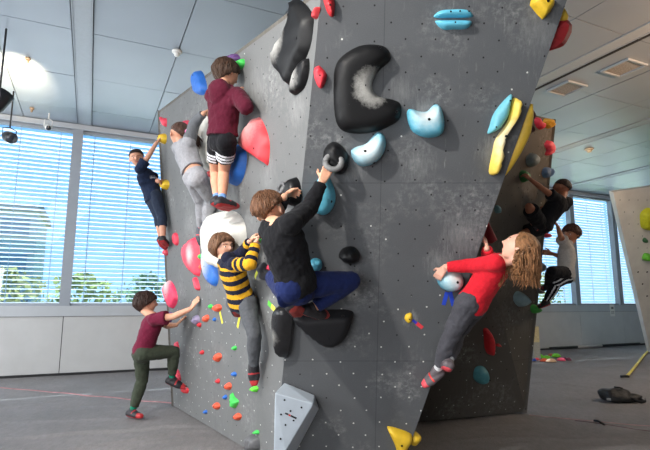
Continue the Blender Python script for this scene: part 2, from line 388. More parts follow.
# things on and under the ceiling
def vent(u, v, label):
    r = tag(empty('ceiling_vent', room(u, v, CEIL-.03)), label, 'vent', 'square ceiling vents')
    f = MB(); s = .21
    for (a, b, c, d) in ((-s, s, -s, -s+.03), (-s, s, s-.03, s), (-s, -s+.03, -s+.03, s-.03), (s-.03, s, -s+.03, s-.03)): f.rbox(u+a, u+b, v+c, v+d, CEIL-.03, CEIL-.001)
    part('vent_frame', f, [M_strip], r)
    f = MB(); f.rbox(u-s+.03, u+s-.03, v-s+.03, v+s-.03, CEIL-.010, CEIL-.002); part('grille', f, [mat('grille', (150, 146, 140), .7, .2, 120)], r)
vent(5.25, 5.80, 'square ceiling vent nearest the right edge of the picture')
vent(5.10, 4.98, 'square ceiling vent above the top of the dark side wall')
vent(4.95, 4.05, 'half-hidden ceiling vent just beside the yellow and red edge holds')
def disc_unit(name, px, py, r, c, label, cat, lens=None):
    p = on_floor(px, py, CEIL); e = tag(empty(name, p), label, cat)
    m = MB(); m.rings([[p+V3(math.cos(t)*rr, math.sin(t)*rr, -z) for t in np.linspace(0, 6.283, 20, endpoint=False)] for rr, z in ((r, 0), (r, .02), (r*.85, .03), (r*.6, .032))]); part('base', m, [c], e, True)
    m = MB(); m.rings([[p+V3(math.cos(t)*rr, math.sin(t)*rr, -z) for t in np.linspace(0, 6.283, 16, endpoint=False)] for rr, z in ((r*.55, .028), (r*.55, .06), (r*.4, .075), (r*.1, .08))]); part('sensor_head', m, [lens or c], e, True)
M_plast = mat('white_plastic', (225, 224, 220), .4, .02)
disc_unit('smoke_detector', 177, 51, .065, M_plast, 'round white smoke detector on the ceiling left of the climbing wall', 'smoke detector')
disc_unit('smoke_detector', 589, 149, .09, mat('cream_plastic', (214, 196, 168), .5), 'cream smoke detector on the ceiling above the boy in the black shirt', 'smoke detector')
disc_unit('sprinkler_head', 28, 58, .035, mat('brass', (150, 130, 110), .4), 'small metal sprinkler head on the ceiling above the bright lamp glow', 'sprinkler')
disc_unit('sprinkler_head', 32, 108, .035, mat('brass', (150, 130, 110), .4), 'small metal sprinkler head on the ceiling near the top of the left window', 'sprinkler')
M_blk = mat('black_metal', (26, 27, 30), .45)
def spot(p, d, label, r=.075, L=.2, mm=None, drop=None):
    """spotlight can on a yoke"""
    e = tag(empty('spotlight', p), label, 'spotlight'); d = nrm(d); mm = mm or M_blk
    m = MB(); m.tube([p-d*L*.5, p-d*L*.42, p-d*L*.2, p+d*L*.3, p+d*L*.5], lambda t: r*(.55+.45*min(1, t*2.2)), 18); part('lamp_housing', m, [mm], e, True)
    m = MB(); m.capsule(p+d*L*.5, p+d*(L*.5+.004), r*.85, r*.85, 18, True, True); part('lens', m, [mat('lamp_lens', (52, 56, 64), .1)], e, True)
    top = V3(p[0], p[1], drop or CEIL-.01); sx = nrm(np.cross(d, UPZ)) if abs(d[2]) < .95 else V3(1, 0, 0)
    m = MB()
    m.tube([p-sx*(r+.012), p-sx*(r+.012)+UPZ*.12, p+UPZ*.15, p+sx*(r+.012)+UPZ*.12, p+sx*(r+.012)], .009, 8); m.tube([p+UPZ*.15, top], .012, 8); part('bracket', m, [mm], e, True)
spot(at_depth(9, 137, 7.4), V3(.75, -.5, -.35), 'black spotlight hanging in front of the left window', .085, .22, None, 4.49)
spot(at_depth(-1.5, 102, 5.6), V3(.35, .3, .85), 'black lamp cut by the left edge, shining up at the ceiling', .10, .28, None, 4.49)
spot(at_depth(48, 127, 8.3), V3(.5, -.6, -.5), 'small white spotlight at the top of the left window', .05, .12, M_plast, 4.49)
# ------------------------------------------------------------------ the bouldering wall
TL = PA.px(158.6, 111); TR = PA.px(290, 11)
def line_hit(p, d, q, e):      # closest point on p+td to line q+se
    A = np.array([[d@d, -d@e], [d@e, -e@e]]); b = np.array([(q-p)@d, (q-p)@e]); t = np.linalg.solve(A, b)[0]; return p+d*t
RTOP = line_hit(R0, RL, TL, TR-TL)
def b_edge(y):                 # right-hand arete of the front face
    x = 567+(410-567)*(y/445.0); return PB.px(x, y)
BB0 = b_edge(445); bt = b_edge(0); bd = (bt-BB0)/(bt-BB0)[2]; BBOT = BB0-bd*BB0[2]; BTOP = BB0+bd*(RTOP[2]-BB0[2])
CTOP = PC.px(498, 106)
wall_root = tag(empty('climbing_wall', (.5, 5.0, 0)), 'big grey faceted bouldering wall covered in coloured holds, in the middle of the hall', 'climbing wall')
def slab(name, pts, pl, m, thick=.045):
    pts = [np.asarray(p) for p in pts]; n = nrm(pl.n); k = len(pts)
    nn = np.cross(pts[1]-pts[0], pts[2]-pts[0])
    if nn@n < 0: pts = pts[::-1]
    vs = pts+[p-n*thick for p in pts]; fs = [tuple(range(k)), tuple(range(2*k-1, k-1, -1))]+[(i, k+i, k+(i+1) % k, (i+1) % k) for i in range(k)]
    mb = MB(); mb.add(vs, fs); o = part(name, mb, [m], wall_root); uvl = o.data.uv_layers.new(name='panel'); org = wloc(o)
    for lp in o.data.loops:
        q = pl.uv(V3(*o.data.vertices[lp.vertex_index].co)+org); uvl.data[lp.index].uv = (float(q[0]), float(q[1]))
    return o
def sv(pl, x, y): return pl.uv(pl.px(x, y))
def patch(pl, lst): return [tuple(sv(pl, x, y))+(r, a) for x, y, r, a in lst]
va = sv(PA, 230, 290)[1]; ua = PA.uv(R0)[0]
slab('panel_face', [A0, R0, RTOP, TL], PA, wall_paint('wall_paint_grey', va, [ua-1.22*k for k in (1, 2)], [], (106, 107, 107), patch(PA, [(262, 258, .22, .5), (297, 108, .25, .45), (256, 90, .3, .4), (190, 225, .4, .3), (268, 175, .25, .3)])))  # same paint as the front face; its stronger light put into a paler base
s1 = sv(PB, 383, 90); s2 = sv(PB, 430, 183); s3 = sv(PB, 350, 361)
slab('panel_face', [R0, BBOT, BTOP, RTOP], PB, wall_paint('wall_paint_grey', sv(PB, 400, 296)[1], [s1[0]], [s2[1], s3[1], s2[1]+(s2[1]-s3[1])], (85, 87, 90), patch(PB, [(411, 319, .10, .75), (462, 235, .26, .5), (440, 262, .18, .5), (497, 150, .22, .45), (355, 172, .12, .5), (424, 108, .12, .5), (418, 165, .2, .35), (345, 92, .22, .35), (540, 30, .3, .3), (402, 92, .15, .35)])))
vc = PC.uv(PC.px(500, 320))[1]
m_c = wall_paint('wall_paint_grey', vc, [], [sv(PC, 520, 360)[1]], (90, 86, 80), patch(PC, [(530, 190, .3, .4), (525, 320, .3, .25)]))  # same paint again; the warm light's brown cast put into the base
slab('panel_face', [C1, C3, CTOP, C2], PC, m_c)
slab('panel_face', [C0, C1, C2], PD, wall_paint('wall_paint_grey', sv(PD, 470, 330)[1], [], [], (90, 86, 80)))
def tri(name, a, b, c, away):
    n = nrm(np.cross(b-a, c-a)); n = -n if n@(np.asarray(away)-a) > 0 else n
    pl = Plane(a, n); return slab(name, [a, b, c], pl, m_plain, .03)
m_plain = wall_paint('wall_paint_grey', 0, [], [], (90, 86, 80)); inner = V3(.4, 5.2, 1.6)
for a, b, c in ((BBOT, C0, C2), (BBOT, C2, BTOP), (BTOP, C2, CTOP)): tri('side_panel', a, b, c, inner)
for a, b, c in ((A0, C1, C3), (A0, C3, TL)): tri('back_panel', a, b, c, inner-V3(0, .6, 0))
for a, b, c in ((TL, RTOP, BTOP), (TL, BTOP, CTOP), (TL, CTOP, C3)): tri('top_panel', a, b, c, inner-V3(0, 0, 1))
nE = nrm(np.cross(C2-BTOP, BBOT-BTOP)); nE = -nE if nE[0] < 0 else nE; PE = Plane(C2, nE)   # the hidden return face beside the arete

# ------------------------------------------------------------------ holds
PK = (226, 62, 84); OR = (226, 88, 58); GR = (66, 196, 84); BL = (38, 104, 190); CY = (98, 186, 212); YE = (224, 184, 44); BK = (11, 11, 13); PU = (92, 58, 112); RD = (206, 44, 52); WH = (200, 198, 190); GB = (128, 148, 158)
M_bolt = mat('bolt', (30, 30, 32), .4, .02, metal=.6)
FACE = dict(A=PA, B=PB, C=PC, D=PD, F=PF, E=PE)
def smooth_loop(p, k=5):
    p = np.asarray(p, float); n = len(p); out = []
    for i in range(n):
        a, b, c, d = p[i-1], p[i], p[(i+1) % n], p[(i+2) % n]
        for j in range(k):
            t = j/k; out.append(.5*((2*b)+(-a+c)*t+(2*a-5*b+4*c-d)*t*t+(-a+3*b-3*c+d)*t**3))
    return np.array(out)
def seg_dist(P, L):
    A = L; B = np.roll(L, -1, 0); D = B-A; dd = (D**2).sum(1)+1e-12
    W = P[:, None, :]-A[None]; t = np.clip((W*D[None]).sum(2)/dd, 0, 1); return np.sqrt(((W-t[..., None]*D[None])**2).sum(2)).min(1)
def inside(P, L):
    x, y = P[:, 0], P[:, 1]; c = np.zeros(len(P), bool); j = len(L)-1
    for i in range(len(L)):
        xi, yi = L[i]; xj, yj = L[j]
        cond = ((yi > y) != (yj > y)) & (x < (xj-xi)*(y-yi)/(yj-yi+1e-15)+xi); c ^= cond; j = i
    return c
def dome(L, T, pw=.55, wid=None, res=20, rough=.0, seed=0, tilt=(0, 0), facet=False):
    """height field over a closed outline: triangles, heights rise steeply from the rim to a soft crown"""
    ext = L.max(0)-L.min(0); h = max(ext.max()/res, min(ext)/9*.7, .003)
    if facet: h = ext.max()/3.2
    gx, gy = np.meshgrid(np.arange(L[:, 0].min(), L[:, 0].max(), h), np.arange(L[:, 1].min(), L[:, 1].max(), h*.866)); gx = gx+(np.arange(gx.shape[0]) % 2)[:, None]*h/2
    P = np.stack([gx.ravel(), gy.ravel()], 1); P = P[inside(P, L)]
    if len(P): P = P[seg_dist(P, L) > h*.4]
    # a ring just inside the rim keeps the edge crisp and rounded
    n = len(L); V = [Vector(q) for q in L.tolist()]+[Vector(q) for q in P.tolist()]
    r = delaunay_2d_cdt(V, [(i, (i+1) % n) for i in range(n)], [], 1, 1e-6)
    Q = np.array([list(v) for v in r[0]]); F = [tuple(f) for f in r[2]]
    d = seg_dist(Q, L); dm = max(d.max(), 1e-6)
    if wid: t = np.clip(d/(dm if wid < 0 else wid), 0, 1); H = T*(1-(1-t)**2.4)**pw
    else:   # bevelled rim, then a shallow crown
        t = np.clip(d/min(dm, max(.028, T*.55)), 0, 1); t2 = d/dm; H = T*(.72*(1-(1-t)**2.2)**.6+.28*(1-(1-t2)**2))
    c = Q.mean(0); H = H*(1+((Q-c)/np.maximum(ext, 1e-6))@np.array(tilt))
    if rough:
        rg = np.random.default_rng(seed); 
        for k in range(4):
            a = rg.normal(size=2)*rg.uniform(4, 10)/max(ext); H = H+T*rough*.5*np.sin((Q-c)@a*2+rg.uniform(0, 6))*t
    return Q, F, np.where(d < 1e-5, 0, H)
HCOUNT = [0]
def hold(face, shape, T, c, label, group=None, name='climbing_hold', cat='climbing hold', sharp=False, bolt=None, chalk=None, rough=.08, pw=.55, wid=None, hrough=.55, tilt=(0, 0), facet=False, base=0.0, res=20):
    pl = FACE[face]; HCOUNT[0] += 1; rg = np.random.default_rng(HCOUNT[0])
    if shape[0] == 'e':
        _, cx, cy, w, h = shape[:5]; rot = math.radians(shape[5]) if len(shape) > 5 else 0
        pts = []
        for t in np.linspace(0, 2*math.pi, 9, endpoint=False):
            k = 1+rg.uniform(-.09, .09); x = math.cos(t)*w/2*k; y = math.sin(t)*h/2*k
            pts.append((cx+x*math.cos(rot)-y*math.sin(rot), cy+x*math.sin(rot)+y*math.cos(rot)))
    else: pts = shape
    L = np.array([pl.uv(pl.px(q[0], q[1], T*.25)) for q in pts])
    if face == 'A': L = (L-L.mean(0))*np.array([.93, .97])+L.mean(0)      # its thickness adds to the outline seen from this side
    if not sharp: L = smooth_loop(L, 5 if len(pts) < 14 else 3)
    cen = (L.max(0)+L.min(0))/2; org = pl.w(*cen); Q, F, H = dome(L, T, pw, wid, res, rough, HCOUNT[0], tilt, facet)
    vs = [pl.w(q[0], q[1], h+base) for q, h in zip(Q, H)]; mb = MB()
    nf = []
    for f in F:
        a, b, cc = (Q[i] for i in f[:3]); s = (b[0]-a[0])*(cc[1]-a[1])-(b[1]-a[1])*(cc[0]-a[0]); nf.append(f if s > 0 else f[::-1])
    mb.add(vs, nf)
    # underside, so that it is a closed body
    n0 = len(vs); mb.add([pl.w(q[0], q[1], -.002+base) for q in L], [tuple(range(len(L)-1, -1, -1))])
    ck = None
    if chalk: q = pl.px(chalk[0], chalk[1]); ck = (tuple(float(x) for x in (pl.w(*pl.uv(q), T*.8)-org)), chalk[2], chalk[3])
    group = group or {'A': '%ss on the left face', 'B': '%ss on the front face', 'C': '%ss on the dark side faces', 'D': '%ss on the dark side faces', 'F': '%ss lying on the mat'}[face] % cat
    o = thing(name, mb, [hold_mat(c, hrough, ck)], org, label, cat, group, smooth=not facet)
    bl = bolt if isinstance(bolt, list) else ([bolt] if bolt else [])
    for b in bl:
        q = pl.uv(pl.px(*b)); dd = ((Q-q)**2).sum(1); k = int(dd.argmin()); hh = H[k]+base
        m = MB(); rr = .010 if T > .06 else .0065; P = pl.w(q[0], q[1], hh-.004); m.capsule(P, P+pl.n*.007, rr, rr*.8, 10, True, True); part('bolt', m, [M_bolt], o)
    return o
def vol(face, shape, T, c, label, **kw):
    return hold(face, shape, T, c, label, name='climbing_volume', cat='climbing volume', **kw)

# --- left face
hold('A', [(159.5, 117), (162.5, 118), (165.5, 118), (166.2, 122), (165.3, 127), (162.5, 123)], .05, PK, 'small pink heart-shaped hold in the top far corner of the left face')
hold('A', [(183, 126), (185, 120), (191, 123), (190.5, 130), (187, 133)], .06, PK, 'pink hold showing above the arm of the grey-clad girl')
hold('A', ('e', 163, 138.5, 5.5, 11), .07, YE, 'yellow hold gripped by the raised hand of the navy boy', bolt=(163.3, 137))
hold('A', ('e', 164.8, 184.5, 6.5, 10.5), .07, YE, 'yellow hold by the waist of the navy boy', bolt=(165, 184))
hold('A', [(194, 74), (198, 70), (202, 73), (205.5, 84), (205.5, 91), (202, 95), (196, 94), (193.5, 84)], .07, BL, 'blue rounded hold near the top edge left of the maroon hoodie', bolt=(199, 76), rough=.04)
hold('A', ('e', 234.5, 58, 9, 9, 40), .06, PU, 'purple knobbly hold at the top edge above the maroon hoodie boy', rough=.3)
hold('A', [(243, 58.5), (243.5, 64), (240.5, 69), (237, 70.5), (238, 65), (240, 60)], .05, GR, 'green hold just right of the head of the maroon hoodie boy', rough=.2)
vol('A', ('e', 211.5, 140, 36, 66), .09, WH, 'big off-white round volume hugged by the grey-clad girl', rough=.0, pw=.45, wid=.07, hrough=.7)
hold('A', ('e', 211.3, 174, 5, 8), .05, RD, 'small red hold between the girl in grey and the hoodie boy\'s bare legs')
hold('A', [(250.5, 122), (254, 117.5), (258.5, 117), (264, 127), (268.2, 143), (266.8, 165), (262, 163), (253.7, 157.5), (239.8, 146), (244, 131)], .08, (214, 58, 66), 'large red fin-shaped hold right of the maroon hoodie boy', bolt=[(246, 143), (262.5, 149)], chalk=(254, 125, .20, .5), rough=.03)
hold('A', [(232, 147), (237, 143.5), (242, 146), (245.5, 153), (244.5, 169), (240, 182), (233.5, 186.5), (227, 180), (227, 168), (230, 158)], .07, BL, 'large blue curved hold beside the shorts of the maroon hoodie boy', bolt=(236.5, 166), rough=.03)
vol('A', [(206.7, 240), (207.5, 226), (212, 216), (219, 211), (227, 209.5), (235, 212), (241, 219), (244, 230), (244.5, 250), (242, 264), (234, 270), (222, 270), (211, 263)], .13, WH, 'big off-white round volume that the maroon hoodie boy stands on', rough=.0, pw=.42, wid=.06, hrough=.7)
hold('A', [(174.5, 232.5), (177.3, 235), (178, 243), (176, 246), (173.3, 240)], .04, PK, 'small pink drop-shaped hold right of the red shoe of the navy boy', bolt=(176, 240))
hold('A', [(193.7, 236.7), (197.5, 241), (199, 252), (199.5, 264), (199, 276.7), (192, 273.5), (185.4, 265), (182, 253), (184.6, 243.5)], .055, PK, 'large pink half-moon hold below the shoes of the grey-clad girl', chalk=(194, 254, .13, .8), bolt=(191, 246), rough=.03)
hold('A', [(194.4, 277), (197, 279), (199.5, 288), (198, 291), (195.5, 287)], .04, PK, 'small pink tail-shaped hold touching the bottom of the pink half-moon')
hold('A', [(203, 250.5), (206, 253), (210, 258), (215.5, 266), (217.8, 276), (217, 284), (214, 287), (208, 282), (203.6, 272), (202.2, 260)], .05, BL, 'large blue crescent hold left of the striped boy', chalk=(206, 262, .22, .75), bolt=(209, 266), rough=.03)
hold('A', [(169, 280), (174, 286), (177.2, 297), (175.8, 305), (171.5, 309), (167, 303), (163, 290), (165, 283)], .05, (228, 52, 92), 'pink pear-shaped hold level with the face of the boy on the floor', chalk=(169, 285, .17, .8), bolt=(170, 294), rough=.03)
hold('A', ('e', 168.5, 318, 6, 13, 10), .05, PU, 'purple hold above the lower hand of the boy on the floor', rough=.2)
hold('A', ('e', 165.6, 252.5, 3.6, 7), .04, (214, 70, 84), 'small pink foothold under the shoe of the navy boy')
hold('A', ('e', 202.6, 242, 5, 8), .05, (60, 160, 84), 'green foothold under the shoes of the grey-clad girl')
hold('A', ('e', 200.6, 256.5, 3.4, 6), .035, GR, 'tiny green hold between the pink half-moon and the blue crescent')
hold('A', ('e', 201.8, 267, 3.6, 7), .035, OR, 'tiny orange hold wedged between the pink half-moon and the lower blue crescent')
hold('A', ('e', 196, 320, 5.5, 11), .05, (150, 140, 170), 'pale lilac hold beneath the upper hand of the boy on the floor', rough=.2)
hold('A', ('e', 199.4, 325, 3, 5), .03, RD, 'tiny red hold right of the pale lilac one')
SM = [(210.7, 306.7, 4, 5.5, GR, 'small green hold topmost among the little holds below the striped boy'),
      (217.3, 308, 8.5, 9, OR, 'orange hold with a yellow tape strip hanging below it, left of the striped boy'),
      (205.7, 318.5, 6.2, 9.5, OR, 'orange oval hold right of the hands of the boy on the floor'),
      (214.3, 319.5, 3.2, 4.2, BL, 'tiny blue hold just left of the first yellow tape strip'),
      (240.5, 313.5, 6, 4.5, RD, 'small red foothold with a yellow tape strip, at the back foot of the striped boy'),
      (202, 352.4, 3.8, 5.5, RD, 'small red hold left of the orange hold in the middle of the lower left face'),
      (217.3, 357.3, 8, 10.5, OR, 'orange oval hold in the middle of the lower left face, largest there'),
      (234.3, 348.3, 4.4, 5.2, GR, 'small green hold left of the striped boy\'s straight shin'),
      (234, 374.2, 4.6, 5.6, BL, 'blue hold left of the lower shoe of the striped boy'),
      (217.7, 381.2, 4, 5.2, RD, 'small red hold above the green leaf hold and left of the orange one'),
      (228, 386.3, 7, 8, OR, 'orange hold directly above the green leaf-shaped hold'),
      (225, 397.2, 4.2, 5.2, BL, 'small blue hold left of the green leaf-shaped hold'),
      (216.7, 406, 6.2, 8.5, OR, 'orange hold lower left of the green leaf-shaped hold'),
      (237.3, 416.8, 8.2, 8, OR, 'orange hold below the green leaf-shaped hold, lowest of the orange ones'),
      (205.3, 412, 3.6, 4.6, BL, 'small blue hold lowest and nearest the mat on the left face'),
      (254.2, 389, 7.6, 7, (104, 226, 60), 'lime green foothold under the lower shoe of the striped boy'),
      (256.2, 432.4, 5.6, 5, GR, 'small green hold just above the grey block at the foot of the wall')]
for x, y, w, h, c, lb in SM: hold('A', ('e', x, y, w*.92, h*.92, random.uniform(-20, 20)), .014+.003*min(w, h), c, lb, bolt=(x, y) if w > 6 else None, rough=.12)
hold('A', [(231.5, 392.5), (234, 397), (238, 401), (237, 405), (234.3, 408.5), (232, 407), (231.2, 400)], .04, GR, 'green leaf-shaped hold amid orange holds on the lower left face', rough=.15, bolt=(234, 401))
hold('A', [(246.8, 437), (250, 434), (254, 436), (257.5, 438.5), (258.5, 447), (257, 451), (248.5, 451), (247.5, 444)], .07, (96, 96, 98), 'grey block-shaped hold at the foot of the left face', rough=.05)
hold('A', [(175.5, 342), (177.5, 342.5), (178.7, 350), (177.5, 352), (175.8, 348)], .04, PK, 'narrow pink hold by the raised knee of the boy on the floor')
hold('A', [(176.2, 370), (178, 370.5), (180.3, 378), (180, 381), (177.3, 379)], .04, PK, 'narrow pink hold above the raised shoe of the boy on the floor')
hold('A', [(181, 389), (185, 387), (188.5, 389), (188, 393), (184.5, 393.5), (181.5, 392)], .02, RD, 'red foothold under the raised shoe of the boy on the floor')
hold('A', ('e', 260.5, 240, 5.5, 8), .06, (48, 140, 62), 'dark green hold gripped by both hands of the striped boy')
hold('A', [(259.5, 266), (262.5, 262), (268, 268), (269, 275), (264.5, 281), (260.5, 277)], .05, (64, 66, 72), 'dark slate hold between the striped boy and the boy in the black top', rough=.1)
hold('A', ('e', 272, 267.5, 5, 8), .06, (230, 70, 100), 'pink hold peeping out behind the waist of the boy in the black top')
hold('A', [(288, 184), (291, 178), (294.5, 177), (298, 184), (299, 195), (297.5, 203), (293.5, 207.5), (288.5, 204), (286.5, 195)], .09, BK, 'black pocketed hold gripped by the lower hand of the black-topped boy', bolt=(293, 200), hrough=.4, chalk=(288.5, 187, .06, .9))
vol('A', [(292.5, -3), (304, 1.5), (312, 12.4), (312.6, 25), (309, 46.7), (301, 65), (290, 86.5), (282.4, 81.5), (272.5, 66), (271.5, 52), (276, 45), (286, 29.5), (290.5, 12.4)], .075, BK, 'tall black bean-shaped volume at the top of the left face', chalk=(281, 42, .17, .75), hrough=.5, rough=.03, bolt=[(305, 40), (296, 17)])
hold('A', [(307.3, 57), (308.5, 66), (307, 77), (302.6, 88.6), (293.3, 95.8), (290.4, 92), (293.3, 77), (300.5, 63)], .055, BK, 'smaller black hold tucked under the tall black volume', chalk=(298, 78, .09, .55), bolt=(300, 80), hrough=.5)
hold('A', [(281.5, 303), (287, 305), (290.2, 313), (288.8, 331), (286.3, 352), (282.5, 359.5), (278.6, 347), (276, 325), (277.5, 310)], .10, (34, 34, 36), 'long glossy black hold on the ridge under the black-topped boy\'s shoes', hrough=.25, rough=.03, chalk=(284, 335, .07, .35))
hold('A', [(314, 14), (317, 7), (319, 7), (318.3, 12), (316.5, 18), (313.5, 19)], .04, (200, 60, 66), 'little red sliver hold on the ridge beside the tall black volume')
# --- front face
hold('B', [(323.5, -3), (333.5, -3), (334.3, 13), (331, 16.3), (326.5, 10)], .06, RD, 'red hold cut by the top of the frame, near the ridge', bolt=(330, 7))
hold('B', [(314, 69), (318, 65.5), (321.5, 67), (327, 75), (323.5, 86.5), (319, 87.5), (314.5, 78)], .05, (222, 52, 66), 'red pebble-shaped hold on the ridge left of the big black C-shaped volume', bolt=(320, 76), rough=.05)
vol('B', [(359, 45.7), (374.6, 43.9), (387, 47.3), (391, 56), (388.6, 62.2), (378, 71.5), (372.5, 82.4), (373.7, 91.8), (381, 97), (393, 99.5), (401, 104), (401, 116.6), (393, 124.4), (374.6, 132.2), (354.4, 133.7), (340.4, 129), (334.8, 115), (333.6, 90), (334.8, 68.4), (342, 56)], .085, (10, 10, 12), 'big black C-shaped volume at the upper left of the front face', chalk=(371, 88, .13, 1.0), hrough=.55, rough=.0, wid=.09, pw=.5, bolt=[(364, 86), (379, 48.5), (395, 112), (345, 60)])
hold('B', [(407.3, 113.5), (409, 109.5), (413, 109), (419.7, 111.3), (427.5, 111.3), (433, 106), (437, 104.2), (441.5, 107.3), (445.2, 121), (443.7, 132.2), (437, 137), (425, 137.5), (413.5, 132), (408.8, 122.8)], .10, CY, 'pale blue dish-shaped hold right of the big black C-shaped volume', chalk=(425, 114, .12, .95), bolt=(426.3, 119.5), rough=.0)
hold('B', [(434, 16), (441.5, 10), (453, 9), (466, 9.3), (474, 15), (469.5, 17.2), (453, 17.6), (440, 17.7)], .05, CY, 'pale blue bar hold at the top of the front face, upper of the pair', bolt=[(449, 13.3), (458, 12.8), (467, 13)], rough=.0)
hold('B', [(435.5, 21.5), (440, 19.7), (453, 19.7), (469.5, 20.2), (472, 23.2), (466.4, 28.5), (454, 29), (443, 29)], .05, CY, 'pale blue bar hold at the top of the front face, lower of the pair', bolt=(453.5, 23.7), rough=.0)
hold('B', [(350.9, 152), (356, 147.3), (366, 144), (373.5, 136), (378.5, 132.3), (383.5, 134.5), (386.2, 141), (385.2, 150), (380, 159), (371.5, 165), (362, 166.5), (355, 162)], .10, CY, 'pale blue bean-shaped hold under the big black C-shaped volume', chalk=(366, 149, .15, .9), bolt=[(364.2, 150.5), (373.5, 162)], rough=.0)
hold('B', [(306.5, 201), (309, 195), (315, 190), (316.5, 183), (319.5, 177.5), (325, 176), (330, 179), (334.5, 190), (335.5, 200), (332, 210), (325, 215.5), (317, 214), (311.5, 208)], .09, CY, 'pale blue hold behind the raised forearm of the black-topped boy', bolt=(331, 200), rough=.0)
hold('B', [(323.2, 155), (326, 147), (332.5, 142), (339, 143.5), (346, 150.5), (348.8, 158), (346.5, 170), (340, 175), (332, 172), (325, 166)], .10, (14, 14, 16), 'black jug with a grey ring, in the raised hand of the black-topped boy', hrough=.5, rough=.05)
hold('B', [(338.6, 256.5), (342, 250), (348, 247.3), (355, 248), (360.3, 254.5), (359, 261), (353, 264.5), (346, 264), (340.5, 260)], .10, BK, 'black rounded hold just above the knee of the black-topped boy', bolt=(350, 262), hrough=.5, rough=.05)
hold('B', ('e', 316, 265, 13.5, 14), .06, CY, 'pale blue hold beside the waist of the boy in the black top', rough=.0)
hold('B', ('e', 313.5, 292.5, 12, 6), .05, (66, 160, 180), 'small teal hold glimpsed under the right thigh of the boy in the black top', rough=.0)
vol('B', [(291, 318), (297, 312), (310, 312.5), (335, 310.5), (350, 311.5), (353.8, 316), (349.5, 331), (342, 342.5), (331.5, 347.3), (320, 344.5), (307, 335)], .10, (24, 24, 27), 'black triangular volume under the feet of the boy in the black top', hrough=.6, rough=.0, wid=.07, pw=.5, bolt=[(342.5, 311.5), (329, 333)])
hold('B', [(406.2, 314.7), (411.5, 313.5), (412.5, 320), (408.5, 323.5), (404.8, 319.5)], .03, YE, 'small yellow hold with blue and red tape in the middle of the front face', bolt=(409, 318), rough=.05)
hold('B', [(437.5, 280), (440.5, 272.5), (448, 269.3), (456.5, 270.5), (463, 276), (464, 283.5), (459, 290), (450, 292), (442, 289)], .13, CY, 'pale blue ball-shaped hold under the hand of the girl in red', chalk=(454, 273, .15, .95), bolt=(453, 277), rough=.0)
hold('B', [(387.5, 429.5), (391, 428), (399, 430), (411, 435), (412.5, 441.5), (409, 447), (405.5, 456), (399, 457), (395, 446)], .07, YE, 'yellow wedge-shaped hold at the bottom of the front face', bolt=(400.5, 440), rough=.0)
hold('B', [(531, 4), (535, -3), (552, -3), (554.3, 5), (545, 18), (541, 16.8), (533.5, 8)], .07, YE, 'yellow hold near the top right corner of the front face', bolt=(543.5, 3.5), rough=.0)
hold('B', [(510.7, 94.5), (512.8, 96.5), (511, 106), (509, 115.5), (504, 124), (498.5, 130), (488.3, 134), (490, 126), (494, 114), (502, 103)], .05, (104, 178, 194), 'pale blue blade-shaped hold left of the yellow banana-shaped hold', bolt=[(508, 101), (494, 127)], rough=.0)
hold('B', [(513.6, 99), (518, 98.2), (521.3, 101.5), (521.6, 107.5), (517, 121.8), (507.5, 134.2), (504.4, 146.6), (503.5, 159), (498.2, 173), (493.5, 175.6), (489.8, 171.5), (493.5, 151.3), (496.6, 138.8), (507.5, 123.3), (510.6, 112.4)], .09, (226, 196, 84), 'yellow banana-shaped hold on the right part of the front face', bolt=(502, 136), chalk=(503, 140, .16, .6), rough=.0, wid=-1)
# --- dark right-hand faces
hold('C', ('e', 532.2, 160, 8.6, 14), .09, (128, 140, 140), 'grey egg-shaped hold above the outstretched arm of the boy in the black shirt', rough=.0)
hold('C', [(543.3, 172), (545.5, 167.5), (551, 168), (551.7, 173), (548, 178), (544.5, 177)], .07, (104, 134, 170), 'blue-grey hold above the head of the boy in the black shirt', rough=.15)
hold('C', [(545.5, 145), (548, 140.5), (552, 142), (553.7, 150), (550, 155.5), (546, 154.5), (547.5, 150)], .06, (226, 66, 84), 'pink curved hold high on the right-hand edge, under the two topmost holds')
hold('C', [(535.6, 119), (537.5, 117.2), (540, 121), (543.8, 123), (543.3, 128.5), (540, 129.3), (536.5, 125)], .06, (226, 54, 78), 'pink hold in the top right corner of the dark side wall', rough=.1)
hold('C', [(544.5, 121.5), (546, 118.5), (551.5, 119), (552.8, 124), (550.5, 128.5), (546.5, 127)], .07, (214, 160, 40), 'yellow knobbly hold at the very top corner of the dark side wall', bolt=(548.5, 123), rough=.25)
hold('C', [(521, 172.5), (524, 170), (528, 173), (527.5, 180), (524, 182.5), (521, 179)], .06, (44, 110, 56), 'dark green hold gripped by the hand of the boy in the black shirt')
hold('C', ('e', 549, 203, 4, 5), .06, (120, 190, 60), 'lime hold behind the chest of the boy in the black shirt, upper of two')
hold('C', ('e', 544, 211.5, 5, 5), .05, (110, 180, 60), 'lime hold behind the chest of the boy in the black shirt, lower of two')
hold('C', ('e', 547.5, 235.5, 5, 5), .05, (220, 60, 90), 'small pink hold under the hip of the boy in the black shirt')
hold('C', ('e', 541, 267, 6, 10), .07, (130, 132, 130), 'grey hold in front of the boy in the white tee')
hold('C', ('e', 535.5, 309, 7.5, 9), .07, (58, 150, 60), 'green foothold under the lower shoe of the boy in the white tee')
hold('C', ('e', 541, 291.5, 4.5, 5), .05, (90, 92, 92), 'small grey foothold under the upper shoe of the boy in the white tee')
hold('C', [(515, 296), (518.5, 291.5), (524, 293.5), (529, 300), (526.5, 305), (520.5, 307), (515.6, 302)], .08, (130, 158, 166), 'pale blue-grey hold below the long hair of the girl in red', rough=.0)
hold('D', ('e', 497.8, 209.5, 6, 8.5), .05, (108, 150, 156), 'small grey-blue hold high on the dark face behind the arete', rough=.0)
